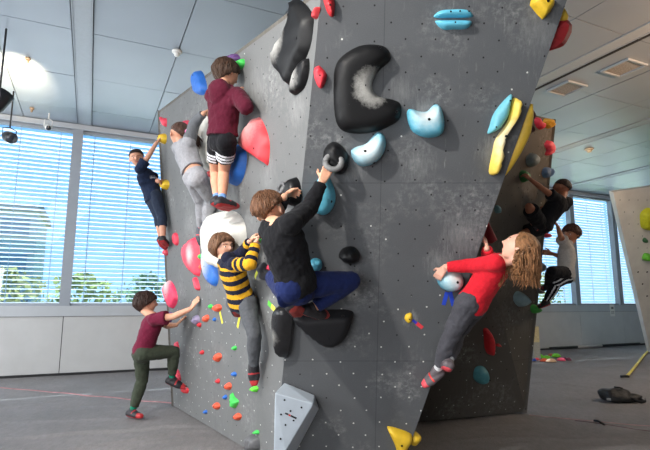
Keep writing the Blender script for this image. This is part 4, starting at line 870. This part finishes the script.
POSES = {"kid_floor": {"S": 1.395, "j": {"head": [-1.95, 5.499, 1.213], "shL": [-1.88, 5.532, 1.052], "shR": [-1.763, 5.27, 1.046], "elL": [-1.762, 5.69, 0.961], "elR": [-1.552, 5.223, 1.077], "wrL": [-1.622, 5.557, 0.978], "wrR": [-1.374, 5.187, 1.154], "haL": [-1.583, 5.606, 1.026], "haR": [-1.328, 5.173, 1.217], "hiL": [-1.978, 5.552, 0.686], "hiR": [-1.906, 5.4, 0.696], "knL": [-1.994, 5.643, 0.37], "knR": [-1.648, 5.604, 0.689], "anL": [-2.07, 5.621, 0.063], "anR": [-1.685, 5.698, 0.392], "toL": [-1.959, 5.54, 0.033], "toR": [-1.573, 5.726, 0.305]}},
    "kid_navy": {"S": 1.251, "j": {"head": [-2.325, 5.962, 2.981], "shL": [-2.201, 6.082, 2.811], "shR": [-2.227, 5.829, 2.803], "elL": [-2.07, 5.994, 2.698], "elR": [-2.123, 5.827, 2.976], "wrL": [-1.992, 5.842, 2.66], "wrR": [-2.04, 5.83, 3.135], "haL": [-1.975, 5.905, 2.638], "haR": [-2.005, 5.846, 3.194], "hiL": [-2.047, 5.929, 2.498], "hiR": [-2.149, 6.035, 2.5], "knL": [-1.945, 5.88, 2.228], "knR": [-2.018, 5.951, 2.251], "anL": [-1.898, 5.814, 1.96], "anR": [-1.961, 5.926, 1.975], "toL": [-1.889, 5.924, 1.899], "toR": [-1.933, 6.001, 1.879]}},
    "kid_grey": {"S": 1.298, "j": {"head": [-1.387, 4.571, 2.802], "shL": [-1.387, 4.556, 2.66], "shR": [-1.23, 4.341, 2.632], "elL": [-1.435, 4.755, 2.68], "elR": [-1.192, 4.355, 2.826], "wrL": [-1.321, 4.621, 2.685], "wrR": [-1.075, 4.222, 2.872], "haL": [-1.29, 4.685, 2.717], "haR": [-1.032, 4.262, 2.91], "hiL": [-1.209, 4.414, 2.341], "hiR": [-1.116, 4.292, 2.305], "knL": [-1.168, 4.643, 2.147], "knR": [-1.059, 4.55, 2.161], "anL": [-1.211, 4.833, 1.932], "anR": [-1.141, 4.729, 1.946], "toL": [-1.212, 4.86, 1.801], "toR": [-1.165, 4.779, 1.822]}},
    "kid_maroon": {"S": 1.304, "j": {"head": [-0.805, 3.839, 3.065], "shL": [-0.915, 3.871, 2.883], "shR": [-0.691, 3.729, 2.824], "elL": [-0.825, 3.801, 2.723], "elR": [-0.601, 3.614, 2.681], "wrL": [-0.699, 3.686, 2.766], "wrR": [-0.652, 3.722, 2.816], "haL": [-0.669, 3.734, 2.817], "haR": [-0.68, 3.758, 2.867], "hiL": [-0.879, 3.912, 2.514], "hiR": [-0.775, 3.8, 2.477], "knL": [-0.933, 4.137, 2.313], "knR": [-0.841, 4.034, 2.292], "anL": [-0.887, 4.026, 2.045], "anR": [-0.826, 3.93, 2.018], "toL": [-0.814, 4.123, 1.998], "toR": [-0.738, 4.022, 1.994]}},
    "kid_stripe": {"S": 1.221, "j": {"head": [-0.827, 3.994, 1.638], "shL": [-0.799, 3.979, 1.52], "shR": [-0.672, 3.766, 1.492], "elL": [-0.643, 3.903, 1.596], "elR": [-0.543, 3.631, 1.492], "wrL": [-0.57, 3.768, 1.673], "wrR": [-0.518, 3.702, 1.649], "haL": [-0.537, 3.796, 1.724], "haR": [-0.502, 3.741, 1.706], "hiL": [-0.701, 4.068, 1.222], "hiR": [-0.611, 3.956, 1.213], "knL": [-0.799, 4.336, 1.218], "knR": [-0.532, 3.837, 0.97], "anL": [-0.716, 4.082, 1.154], "anR": [-0.55, 3.986, 0.736], "toL": [-0.71, 4.2, 1.12], "toR": [-0.549, 4.015, 0.609]}},
    "kid_black": {"S": 1.399, "j": {"head": [-0.358, 3.178, 1.803], "shL": [-0.357, 3.134, 1.662], "shR": [-0.199, 2.903, 1.669], "elL": [-0.336, 3.299, 1.796], "elR": [-0.099, 3.055, 1.793], "wrL": [-0.261, 3.146, 1.884], "wrR": [-0.023, 3.119, 1.967], "haL": [-0.223, 3.204, 1.925], "haR": [0.014, 3.118, 2.048], "hiL": [-0.219, 3.105, 1.291], "hiR": [-0.131, 3.232, 1.32], "knL": [-0.342, 3.409, 1.374], "knR": [0.172, 3.355, 1.352], "anL": [-0.208, 3.209, 1.193], "anR": [-0.085, 3.357, 1.17], "toL": [-0.167, 3.343, 1.147], "toR": [-0.006, 3.466, 1.134]}},
    "kid_red": {"S": 1.253, "j": {"head": [1.22, 3.114, 1.541], "shL": [1.082, 3.183, 1.46], "shR": [1.207, 3.404, 1.484], "elL": [0.976, 3.346, 1.453], "elR": [1.175, 3.595, 1.52], "wrL": [0.812, 3.385, 1.448], "wrR": [1.121, 3.444, 1.582], "haL": [0.776, 3.414, 1.396], "haR": [1.124, 3.487, 1.642], "hiL": [0.956, 3.381, 1.208], "hiR": [1.042, 3.505, 1.199], "knL": [0.859, 3.52, 0.969], "knR": [0.96, 3.714, 0.995], "anL": [0.798, 3.669, 0.738], "anR": [0.853, 3.566, 0.795], "toL": [0.726, 3.724, 0.641], "toR": [0.858, 3.69, 0.752]}},
    "kid_right": {"S": 1.195, "j": {"head": [2.574, 5.3, 2.446], "shL": [2.406, 5.125, 2.303], "shR": [2.605, 5.267, 2.285], "elL": [2.254, 5.048, 2.376], "elR": [2.541, 5.403, 2.172], "wrL": [2.118, 5.011, 2.466], "wrR": [2.411, 5.3, 2.185], "haL": [2.073, 5.021, 2.515], "haR": [2.402, 5.347, 2.232], "hiL": [2.245, 5.178, 2.046], "hiR": [2.353, 5.273, 2.03], "knL": [2.076, 4.995, 2.176], "knR": [2.096, 5.21, 1.935], "anL": [2.189, 5.173, 2.009], "anR": [2.001, 5.065, 1.736], "toL": [2.201, 5.287, 1.973], "toR": [2.009, 5.187, 1.719]}},
    "kid_tee": {"S": 1.181, "j": {"head": [2.795, 5.614, 1.992], "shL": [2.776, 5.663, 1.814], "shR": [2.64, 5.467, 1.835], "elL": [2.68, 5.556, 1.7], "elR": [2.541, 5.341, 1.92], "wrL": [2.523, 5.537, 1.755], "wrR": [2.569, 5.451, 2.043], "haL": [2.458, 5.526, 1.765], "haR": [2.564, 5.487, 2.099], "hiL": [2.671, 5.539, 1.509], "hiR": [2.588, 5.427, 1.53], "knL": [2.47, 5.364, 1.423], "knR": [2.376, 5.251, 1.541], "anL": [2.419, 5.534, 1.231], "anR": [2.426, 5.478, 1.408], "toL": [2.381, 5.624, 1.173], "toR": [2.415, 5.595, 1.381]}}}
f_ = fabric
shoe_dk = [mat('shoe_black', (36, 34, 38), .6), mat('shoe_red', (186, 48, 52), .55), mat('shoe_red_strap', (170, 44, 50), .6)]
def P_(k): return POSES[k]['S'], POSES[k]['j']
def stripes(period, ofs):
    def fn(s, la, de, arm):
        v = s*.30/period+ofs if arm is None else arm/period+.75
        return int(math.floor(v*2)) % 2 if arm is not None or (-.06 < s < 1.0) else 1
    return fn
nb_up = nrm(UPZ-NB*np.dot(UPZ, NB))
S, J = P_('kid_floor')
person(S, J, (.88, .46, .10), (-.12, 0, 1), 'child in a maroon T-shirt and olive trousers stepping off the mat, hands on the wall', (214, 160, 132), ((58, 38, 30), 'bowl'),
    dict(sleeve=.62, hem=-.03, loose=.024, mats=[f_('maroon_jersey', (104, 28, 52))]), dict(leg='long', cuff=.84, loose=.012, mats=[f_('olive_cloth', (62, 68, 56))]), shoe_dk, ((30, 120, 92), .075), curl=(.15, .15), palm=(-NA, -NA), group='children at the wall')
S, J = P_('kid_navy')
person(S, J, (.30, -.95, -.08), (-.16, 0, 1), 'child in a navy T-shirt hanging off the far left edge, looking back', (206, 152, 126), ((52, 40, 36), 'short'),
    dict(sleeve=.6, hem=-.12, loose=.020, mats=[f_('navy_jersey', (30, 40, 62)), mat('print_white', (176, 180, 190), .8)], paint=lambda s, la, de, arm: 1 if arm is None and .60 < s < .74 and -.015 < la < .055 and de > .02 and math.sin(la*420)+math.sin(s*60) > -.3 else 0),
    dict(leg=1.45, loose=.010, mats=[f_('dark_slate', (42, 50, 66))]), shoe_dk, None, curl=(1, 1), palm=(-NA, -NA), group='children at the wall')
S, J = P_('kid_grey')
gsh = [mat('shoe_grey', (72, 72, 80), .6), mat('shoe_dark_sole', (44, 44, 50), .6), mat('shoe_coral', (206, 70, 70), .6)]
person(S, J, (-.62, .78, -.05), (.10, 0, 1), 'child in grey with a pink hair tie, hugging the upper white volume', (196, 144, 118), ((78, 52, 40), 'tied'),
    dict(sleeve='long', hem=.2, loose=.022, mats=[f_('grey_marl', (142, 142, 146)), f_('slate_marl', (96, 98, 102))], paint=lambda s, la, de, arm: 1 if arm is not None and la > 0 else 0), dict(leg='long', loose=.010, top=.12, mats=[f_('light_grey_marl', (150, 150, 154))]), gsh, ((206, 120, 130), .03), curl=(.6, .6), palm=(-NA, -NA), group='children at the wall')
S, J = P_('kid_maroon')
bs = (70, 110, 170)
person(S, J, (.62, .78, -.12), (0, 0, 1), 'child in a maroon hoodie and black shorts standing on the lower white volume', (206, 150, 122), ((70, 48, 34), 'bowl'),
    dict(sleeve='long', hem=.10, loose=.030, hood=True, fold=.022, mats=[f_('burgundy_fleece', (78, 20, 38))]),
    dict(leg=.62, loose=.006, mats=[f_('black_jersey', (24, 24, 28)), mat('band_white', (216, 216, 220), .8)], paint=lambda t, q, v, a, b: 1 if t < .99 and any(abs(t-k) < .028 for k in (.36, .45, .54)) else 0),
    shoe_dk, ((112, 150, 204), .055), curl=(1, 1), palm=(-NA, -NA), group='children at the wall')
S, J = P_('kid_stripe'); J['head'] = [J['head'][0], J['head'][1], J['head'][2]+.018]
person(S, J, (.74, -.62, .06), (-.22, 0, 1), 'child in a yellow and navy striped sweater and grey jeans, looking over the shoulder', (222, 170, 144), ((122, 88, 64), 'bob'),
    dict(sleeve='long', hem=-.12, loose=.022, collar=True, voxel=.0048, mats=[f_('mustard_knit', (218, 162, 38)), f_('navy_knit', (26, 28, 46))], paint=stripes(.072, .1)),
    dict(leg='long', cuff=.98, loose=.009, mats=[f_('grey_denim', (84, 86, 90))]), shoe_dk, None, curl=(1.1, 1.1), palm=(-NA, -NA), group='children at the wall')
S, J = P_('kid_black')
person(S, J, (.50, .84, .14), (-.22, 0, 1), 'child in a black sweatshirt and blue trousers squatting across the ridge, right arm high', (216, 162, 132), ((112, 76, 52), 'crown'),
    dict(sleeve='long', hem=-.09, loose=.024, fold=.022, mats=[f_('black_fleece', (24, 24, 27))]), dict(leg='long', loose=.014, fold=.013, mats=[f_('navy_cotton', (27, 38, 82))]), [mat('shoe_black', (36, 34, 38), .6), mat('shoe_brick', (168, 62, 56), .55), mat('shoe_black2', (50, 44, 46), .6)], None, curl=(1, 1.1), palm=(-NA, -NB), group='children at the wall')
S, J = P_('kid_red')
person(S, J, (-.62, .42, .68), (.60, .02, .80), 'child with long wavy hair and a red top leaning back off the right-hand arete', (226, 172, 150), ((146, 102, 66), 'long'),
    dict(sleeve='long', hem=-.10, loose=.020, mats=[f_('red_jersey', (206, 34, 48))]), dict(leg='long', cuff=.84, loose=.012, fold=.02, mats=[f_('charcoal_marl', (74, 74, 80))]), [mat('shoe_taupe', (96, 88, 92), .6), mat('shoe_pink_sole', (224, 82, 92), .55), mat('shoe_red_flash', (220, 52, 44), .55)], ((206, 206, 208), .075), curl=(.8, .9), palm=(-NB+V3(.4, 0, -.3), V3(-1, .2, 0)), group='children at the wall')
S, J = P_('kid_right')
person(S, J, (-.70, .70, .02), (.06, 0, 1), 'child in a black T-shirt and black shorts high on the dark side wall', (150, 98, 74), ((40, 28, 26), 'crop'),
    dict(sleeve=.45, hem=-.10, loose=.020, mats=[f_('black_jersey', (24, 24, 28)), mat('band_white', (216, 216, 220), .8)], paint=lambda s, la, de, arm: 1 if arm is None and .15 < s < .75 and any(abs(la-k) < .004 for k in (.080, .094)) and de < .0 else 0),
    dict(leg=.85, loose=.014, mats=[f_('black_jersey', (24, 24, 28))]), shoe_dk, None, curl=(1, 1), palm=(-NC, -NC), group='children at the wall')
S, J = P_('kid_tee')
person(S, J, (-.82, -.40, -.10), (.05, 0, 1), 'child in a white T-shirt and black trousers with white side stripes on the right-hand edge', (176, 120, 92), ((76, 46, 34), 'bowl'),
    dict(sleeve=.75, hem=-.16, loose=.022, collar=True, mats=[f_('white_jersey', (198, 192, 186))]),
    dict(leg='long', loose=.012, mats=[f_('black_jersey', (24, 24, 28)), mat('band_white', (216, 216, 220), .8)], paint=lambda t, q, v, a, b: 1 if q == 'L' and t > .15 and v[1] < -.4 and abs(abs(np.cross(nrm(b-a), v)@V3(0, -1, 0))-.28) < .10 else 0), shoe_dk, None, curl=(1, 1), palm=(-NC, -NC), group='children at the wall')
# ------------------------------------------------------------------ other things on the mat and beyond
def floor_thing(name, mb, mats, label, cat, group=None, smooth=True):
    v = np.array(mb.v); o = V3(*((v.max(0)+v.min(0))/2)[:2], v[:, 2].min()); return thing(name, mb, mats, o, label, cat, group, smooth)
def strip(pts, w, z=.004):
    P = [on_floor(x, y) for x, y in pts]; m = MB(); n = len(P); top = []
    for k in range(n):
        d = nrm(P[min(k+1, n-1)]-P[max(k-1, 0)]); s = V3(-d[1], d[0], 0)*w/2
        for sg in (-1, 1):
            q = P[k]+s*sg; q[2] = float(floor_height(np.array([q[0]]), np.array([q[1]]))[0]); top.append(q)
    bot = [q-UPZ*.003 for q in top]; top = [q+UPZ*z for q in top]; N = len(top)
    fs = []
    for k in range(n-1):
        a, b, c, d = 2*k, 2*k+1, 2*k+3, 2*k+2; fs += [(a, d, c, b), (N+a, N+b, N+c, N+d), (a, N+a, N+d, d), (b, c, N+c, N+b)]
    fs += [(0, 1, N+1, N), (2*n-2, N+2*n-2, N+2*n-1, 2*n-1)]; m.add(top+bot, fs); return m
def dense(a, b, n=30): return [(a[0]+(b[0]-a[0])*t, a[1]+(b[1]-a[1])*t) for t in np.linspace(0, 1, n)]
floor_thing('floor_tape', strip(dense((-2, 386.5), (60, 392))+dense((62, 392.2), (172, 402.5)), .035), [mat('coral_tape', (178, 122, 124), .9, .2, 8)], 'faded pink tape line across the mat at the left', 'tape', None, False)
floor_thing('floor_tape', strip(dense((529, 413.5), (600, 421))+dense((602, 421.2), (655, 425)), .03), [mat('mauve_tape', (150, 120, 120), .8, .15, 8)], 'pale mauve tape line starting at the corner of the dark wall', 'tape', None, False)
floor_thing('floor_tape', strip(dense((575, 419.5), (655, 430.5)), .018), [mat('brown_tape', (78, 52, 54), .8, .15, 8)], 'thin brown tape line in front of the mauve one at the lower right', 'tape', None, False)
p, q = on_floor(594, 420.5, .012), on_floor(604, 424.5, .012); m = MB(); m.tube([p, p*.6+q*.4+V3(.02, .03, .004), q], .011, 8); floor_thing('velcro_strap', m, [M_blk], 'short black strap end lying in front of the brown tape line', 'strap')
P = [on_floor(*c, .012) for c in ((627, 376), (633, 369), (640, 360), (645, 354), (649, 350))]; m = MB(); m.tube(P, .026, 8, sq=.3, side=V3(1, 0, 0)); floor_thing('webbing_strap', m, [mat('yellow_web', (214, 196, 96), .8, .1, 20)], 'yellow webbing strap lying across the mat at the right', 'strap')
p = on_floor(625, 376.5, .02); m = MB(); m.tube([p-V3(.08, 0, 0), p-V3(.02, .03, -.01), p+V3(.06, .01, 0)], .022, 8); floor_thing('strap_buckle', m, [M_blk], 'black buckle at the near end of the yellow webbing strap', 'buckle')
# rucksack slumped on the mat
b0 = on_floor(617, 400.5); rg = np.random.default_rng(11); e = tag(empty('backpack', b0), 'crumpled black backpack lying on the mat at the right', 'bag')
def lump(c, r, n=26, k=16, amp=.12):
    m = MB(); R = []; ks = rg.normal(size=(7, 3))*rg.uniform(2, 5, (7, 1)); ph = rg.uniform(0, 6, 7)
    for i in range(k+1):
        a = math.pi*(i+.03)/(k+.06); row = []
        for t in np.linspace(0, 2*math.pi, n, endpoint=False):
            d = V3(math.sin(a)*math.cos(t), math.sin(a)*math.sin(t), -math.cos(a)); s = 1+amp*sum(math.sin(q@d+w) for q, w in zip(ks, ph))/2.2
            w = np.asarray(c)+d*np.asarray(r)*s; w[2] = max(w[2], b0[2]+.0); row.append(w)
        R.append(row)
    m.rings(R); return m
M_bag = mat('black_nylon', (17, 17, 19), .6, .15, 12, .6, 18, bd=.02)
part('bag_body', lump(b0+V3(0, .02, .055), V3(.20, .16, .115)), [M_bag], e, True)
part('pocket', lump(b0+V3(.17, -.02, .03), V3(.15, .10, .055), amp=.2), [M_bag], e, True)
m = MB(); m.tube([b0+V3(-.02, .0, .165), b0+V3(.02, -.05, .165), b0+V3(.07, -.02, .15)], .009, 8); part('handle', m, [M_bag], e, True)
m = MB(); m.tube([b0+V3(.1, -.12, .06), b0+V3(.2, -.17, .012), b0+V3(.30, -.10, .012), b0+V3(.36, 0, .02)], .016, 8, sq=.4); part('shoulder_strap', m, [M_bag], e, True)
m = MB(); m.box(b0+V3(-.165, -.115, .035), V3(.02, -.012, 0), V3(.002, .003, 0), V3(0, 0, .014)); part('bag_label', m, [mat('label_grey', (150, 150, 150), .7)], e)
# heap of loose holds against the far side
for x, y, w, h, c, lb in [(540.2, 356.3, 7, 3.4, (120, 214, 44), 'bright green loose hold at the left of the heap behind the dark wall'), (546.8, 357.6, 8, 3.4, (110, 204, 40), 'bright green loose hold in the middle of the heap behind the dark wall'),
    (556, 355.6, 8, 3.6, (124, 220, 48), 'bright green loose hold at the right back of the heap behind the dark wall'), (544.6, 360, 7.5, 3, (232, 96, 54), 'orange loose hold at the front of the heap behind the dark wall'),
    (551.6, 360.6, 9, 3.4, (226, 186, 150), 'cream loose hold at the front of the heap behind the dark wall'), (561, 359.4, 7.5, 3, (232, 84, 116), 'pink loose hold right of the cream one in the heap'),
    (536.8, 358.8, 4.5, 2.4, (222, 80, 96), 'pink loose hold at the left front of the heap'), (568.6, 359.2, 4.6, 3, (120, 56, 84), 'plum loose hold apart at the right end of the heap'), (565, 358, 3.4, 2.2, (104, 54, 76), 'small plum loose hold second from the right end of the heap'),
    (534.6, 359.8, 3.6, 2.6, (52, 84, 170), 'blue loose hold half hidden at the left end of the heap'), (551, 354.4, 5, 2.2, (186, 110, 80), 'tan loose hold at the back of the heap')]:
    p = on_floor(x, y+1.2); sc = p[1]/500; m = MB(); R = []; a, b, z = w*sc*.55, w*sc*.45, h*sc*.95; rg2 = np.random.default_rng(int(x*10))
    for i in range(11):
        el = (i/10)*math.pi/2*.98; R.append([p+V3(math.cos(t)*a*math.cos(el)*(1+.12*math.sin(3*t+x)), math.sin(t)*b*math.cos(el)*(1+.12*math.cos(2*t+x)), z*math.sin(el)) for t in np.linspace(0, 2*math.pi, 18, endpoint=False)])
    m.rings(R); floor_thing('climbing_hold', m, [hold_mat(c)], lb, 'climbing hold', 'loose holds in the heap on the mat')
# pole along the dado, plastic post by the wall
a, b = room(9.9, .12, .035), room(13.6, .12, .035); e = tag(empty('metal_pole', (a+b)/2-UPZ*.035), 'long dark pole lying along the foot of the window wall at the right', 'pole')
m = MB(); m.capsule(a, b, .035, .035, 12); part('shaft', m, [M_blk], e, True)
m = MB(); m.capsule(a+(b-a)*.28, a+(b-a)*.55, .037, .037, 12, True, True); part('sleeve', m, [mat('pale_sleeve', (176, 172, 168), .5)], e, True)
p = on_floor(536.5, 358.5); m = MB(); m.box(p+UPZ*.36, V3(.075, 0, 0), V3(0, .05, 0), V3(0, 0, .36)); e = thing('plastic_crate', m, [mat('cloudy_plastic', (176, 178, 172), .4)], p, 'tall pale plastic crate standing behind the corner of the dark wall', 'crate')
m = MB(); m.box(p+V3(0, -.052, .53), V3(.07, 0, 0), V3(0, .004, 0), V3(0, 0, .17)); part('crate_panel', m, [mat('cream_panel', (212, 200, 156), .6)], e)
# notice on the sill
p = room(12.62, .055, 1.02); m = MB(); m.box(p, WD*.10, WN*.004, UPZ*.17); e = thing('paper_notice', m, [mat('paper', (224, 222, 216), .8, .02)], p, 'white paper notice hanging on the sill right of the boy in the white tee', 'notice')
for k, (z, w) in enumerate(((.07, .05), (-.04, .07), (-.08, .06))): m = MB(); m.box(p+WN*.005+UPZ*z, WD*w, WN*.001, UPZ*(.03 if k == 0 else .008)); part('printed_block', m, [mat('print_grey', (120, 116, 116), .8)], e)
# white climbing wall at the right
wl = at_depth(613, 192, 10.6); wbl = on_floor(651, 353); dx = V3(3.2, .9, 0)
Q = [wbl, wbl+dx, wl+dx+V3(.5, 0, .25), wl]; n = nrm(np.cross(Q[1]-Q[0], Q[3]-Q[0])); n = -n if n[1] > 0 else n; PR = Plane(wbl, n); FACE['R'] = PR
e = tag(empty('climbing_wall', wbl), 'white leaning climbing wall cut by the right edge of the picture', 'climbing wall')
Q[2] = on_plane(700, 180, PR.p, PR.n); m = MB(); m.add(Q+[q-n*.12 for q in Q], [(0, 1, 2, 3), (7, 6, 5, 4), (0, 4, 5, 1), (1, 5, 6, 2), (2, 6, 7, 3), (3, 7, 4, 0)]); part('panel_face', m, [mat('white_panel', (226, 224, 218), .7, .04, 3)], e)
m = MB(); m.capsule(Q[2]-n*.1, Q[1]-n*1.2+V3(0, .5, 0), .05, .05, 10); part('prop', m, [M_blk], e)
k = 0
for y in range(200, 345, 12):
    for x in np.arange(620, 650, 9.0):
        xx = x+(4.5 if (y//12) % 2 else 0)
        if xx < 616+(y-192)*.26: continue
        P = PR.px(xx, y); m = MB(); m.capsule(P-n*.004, P+n*.004, .022 if y > 265 else .010, .022 if y > 265 else .010, 8, True, True); part('bolt_hole', m, [M_dark], e)
G_ = 'climbing holds on the white wall'
hold('R', [(642, 213), (650, 208), (655, 215), (655, 230), (644, 229), (641.5, 223)], .15, (214, 216, 40), 'yellow hold cut by the right edge, on the white wall', group=G_)
hold('R', ('e', 647.5, 257.5, 9, 8), .12, (110, 200, 60), 'green hold on the white wall below the yellow one', group=G_)
hold('R', ('e', 645.3, 240.5, 4.5, 5), .08, (58, 110, 70), 'small dark green hold on the white wall between the yellow and the green', group=G_)

# ------------------------------------------------------------------ light, sky, camera
w = bpy.data.worlds.new('World'); SC.world = w; w.use_nodes = True; nt = w.node_tree; bg = nt.nodes['Background']
tc = nt.nodes.new('ShaderNodeTexCoord'); sx = nt.nodes.new('ShaderNodeSeparateXYZ'); nt.links.new(tc.outputs['Generated'], sx.inputs[0])
cr = nt.nodes.new('ShaderNodeValToRGB'); cr.color_ramp.elements[0].position = .0; cr.color_ramp.elements[0].color = (.42, .66, .95, 1); cr.color_ramp.elements[1].position = .45; cr.color_ramp.elements[1].color = (.10, .36, .86, 1)
nt.links.new(sx.outputs[2], cr.inputs[0]); nt.links.new(cr.outputs[0], bg.inputs[0]); bg.inputs[1].default_value = 1.4
def lamp(name, typ, loc, aim, power, color=(1, 1, 1), **kw):
    l = bpy.data.lights.new(name, typ); l.energy = power; l.color = color
    for k, v in kw.items(): setattr(l, k, v)
    o = bpy.data.objects.new(name, l); COL.objects.link(o); o.location = tuple(loc)
    o.rotation_euler = Vector(tuple(np.asarray(aim)-np.asarray(loc))).to_track_quat('-Z', 'Y').to_euler(); return o
sun = lamp('sun', 'SUN', (0, 20, 20), V3(0, 20, 20)+WN*.55+WD*.15-UPZ*1.0, 17.0, (1, .97, .92), angle=.01)
# added fill lamps standing in for unseen windows at the left and behind
lamp('side_fill', 'AREA', room(U0+.15, 4.5, 2.6), room(U0+5, 4.5, 2.4), 460, (.94, .97, 1), shape='RECTANGLE', size=8, size_y=3.2)
lamp('rear_fill', 'AREA', (-3.6, -2.8, 1.3), (.4, 4.0, .6), 290, (.97, .98, 1), shape='RECTANGLE', size=4.5, size_y=2.6)
# window daylight through the blinds
lamp('window_daylight', 'AREA', room(-1.0, .25, 2.8), room(-1.0, 5, 1.6), 45, (.86, .93, 1), shape='RECTANGLE', size=4.5, size_y=3.0)
lamp('window_daylight', 'AREA', room(12.3, .25, 2.8), room(12.3, 5, 2.2), 25, (.80, .90, 1), shape='RECTANGLE', size=4.0, size_y=3.0)
# track spot and uplights, with added fills at the ceiling
lamp('track_spot', 'SPOT', (-2.5, .2, 4.3), (.3, 3.4, .9), 820, (1, .96, .90), spot_size=math.radians(75), spot_blend=.7, shadow_soft_size=.10)
lamp('ceiling_fill', 'AREA', (-2.6, 1.2, 4.4), (-2.0, 3.8, 0), 80, (1, .98, .95), shape='RECTANGLE', size=4, size_y=4)  # added soft area lamp for general fill
lamp('up_spot', 'SPOT', at_depth(-1.5, 102, 5.6)+V3(.06, .05, .2), on_floor(16, 72, CEIL), 1000, (1, .80, .50), spot_size=math.radians(40), spot_blend=1.0, shadow_soft_size=.05)
lamp('up_spot', 'SPOT', (4.2, 8.6, 3.0), (5.3, 11.6, CEIL), 120, (1, .78, .5), spot_size=math.radians(70), spot_blend=.9, shadow_soft_size=.06)
lamp('up_spot', 'SPOT', (6.2, 3.4, 3.0), (4.3, 6.2, CEIL), 900, (1, .62, .36), spot_size=math.radians(100), spot_blend=1, shadow_soft_size=.2)
lamp('warm_fill', 'AREA', (6.6, 6.5, 4.4), (5.2, 6.8, 0), 190, (1, .82, .64), shape='RECTANGLE', size=3, size_y=3)  # added warm area lamp that brightens the dark side wall
cam = bpy.data.cameras.new('camera'); co = bpy.data.objects.new('camera', cam); COL.objects.link(co); co.location = (0, 0, CAMH); co.rotation_euler = (math.pi/2+PITCH, 0, 0)
cam.sensor_width = 36; cam.sensor_fit = 'HORIZONTAL'; cam.lens = FPX/650*36; cam.clip_start = .05; cam.clip_end = 300; SC.camera = co
SC.view_settings.view_transform = 'Standard'; SC.view_settings.look = 'None'; SC.view_settings.gamma = 1.0; SC.view_settings.use_curve_mapping = False; SC.view_settings.exposure = 0.2
SC.cycles.use_denoising = True; SC.cycles.max_bounces = 8; SC.cycles.caustics_reflective = False; SC.cycles.caustics_refractive = False; SC.cycles.sample_clamp_indirect = 6
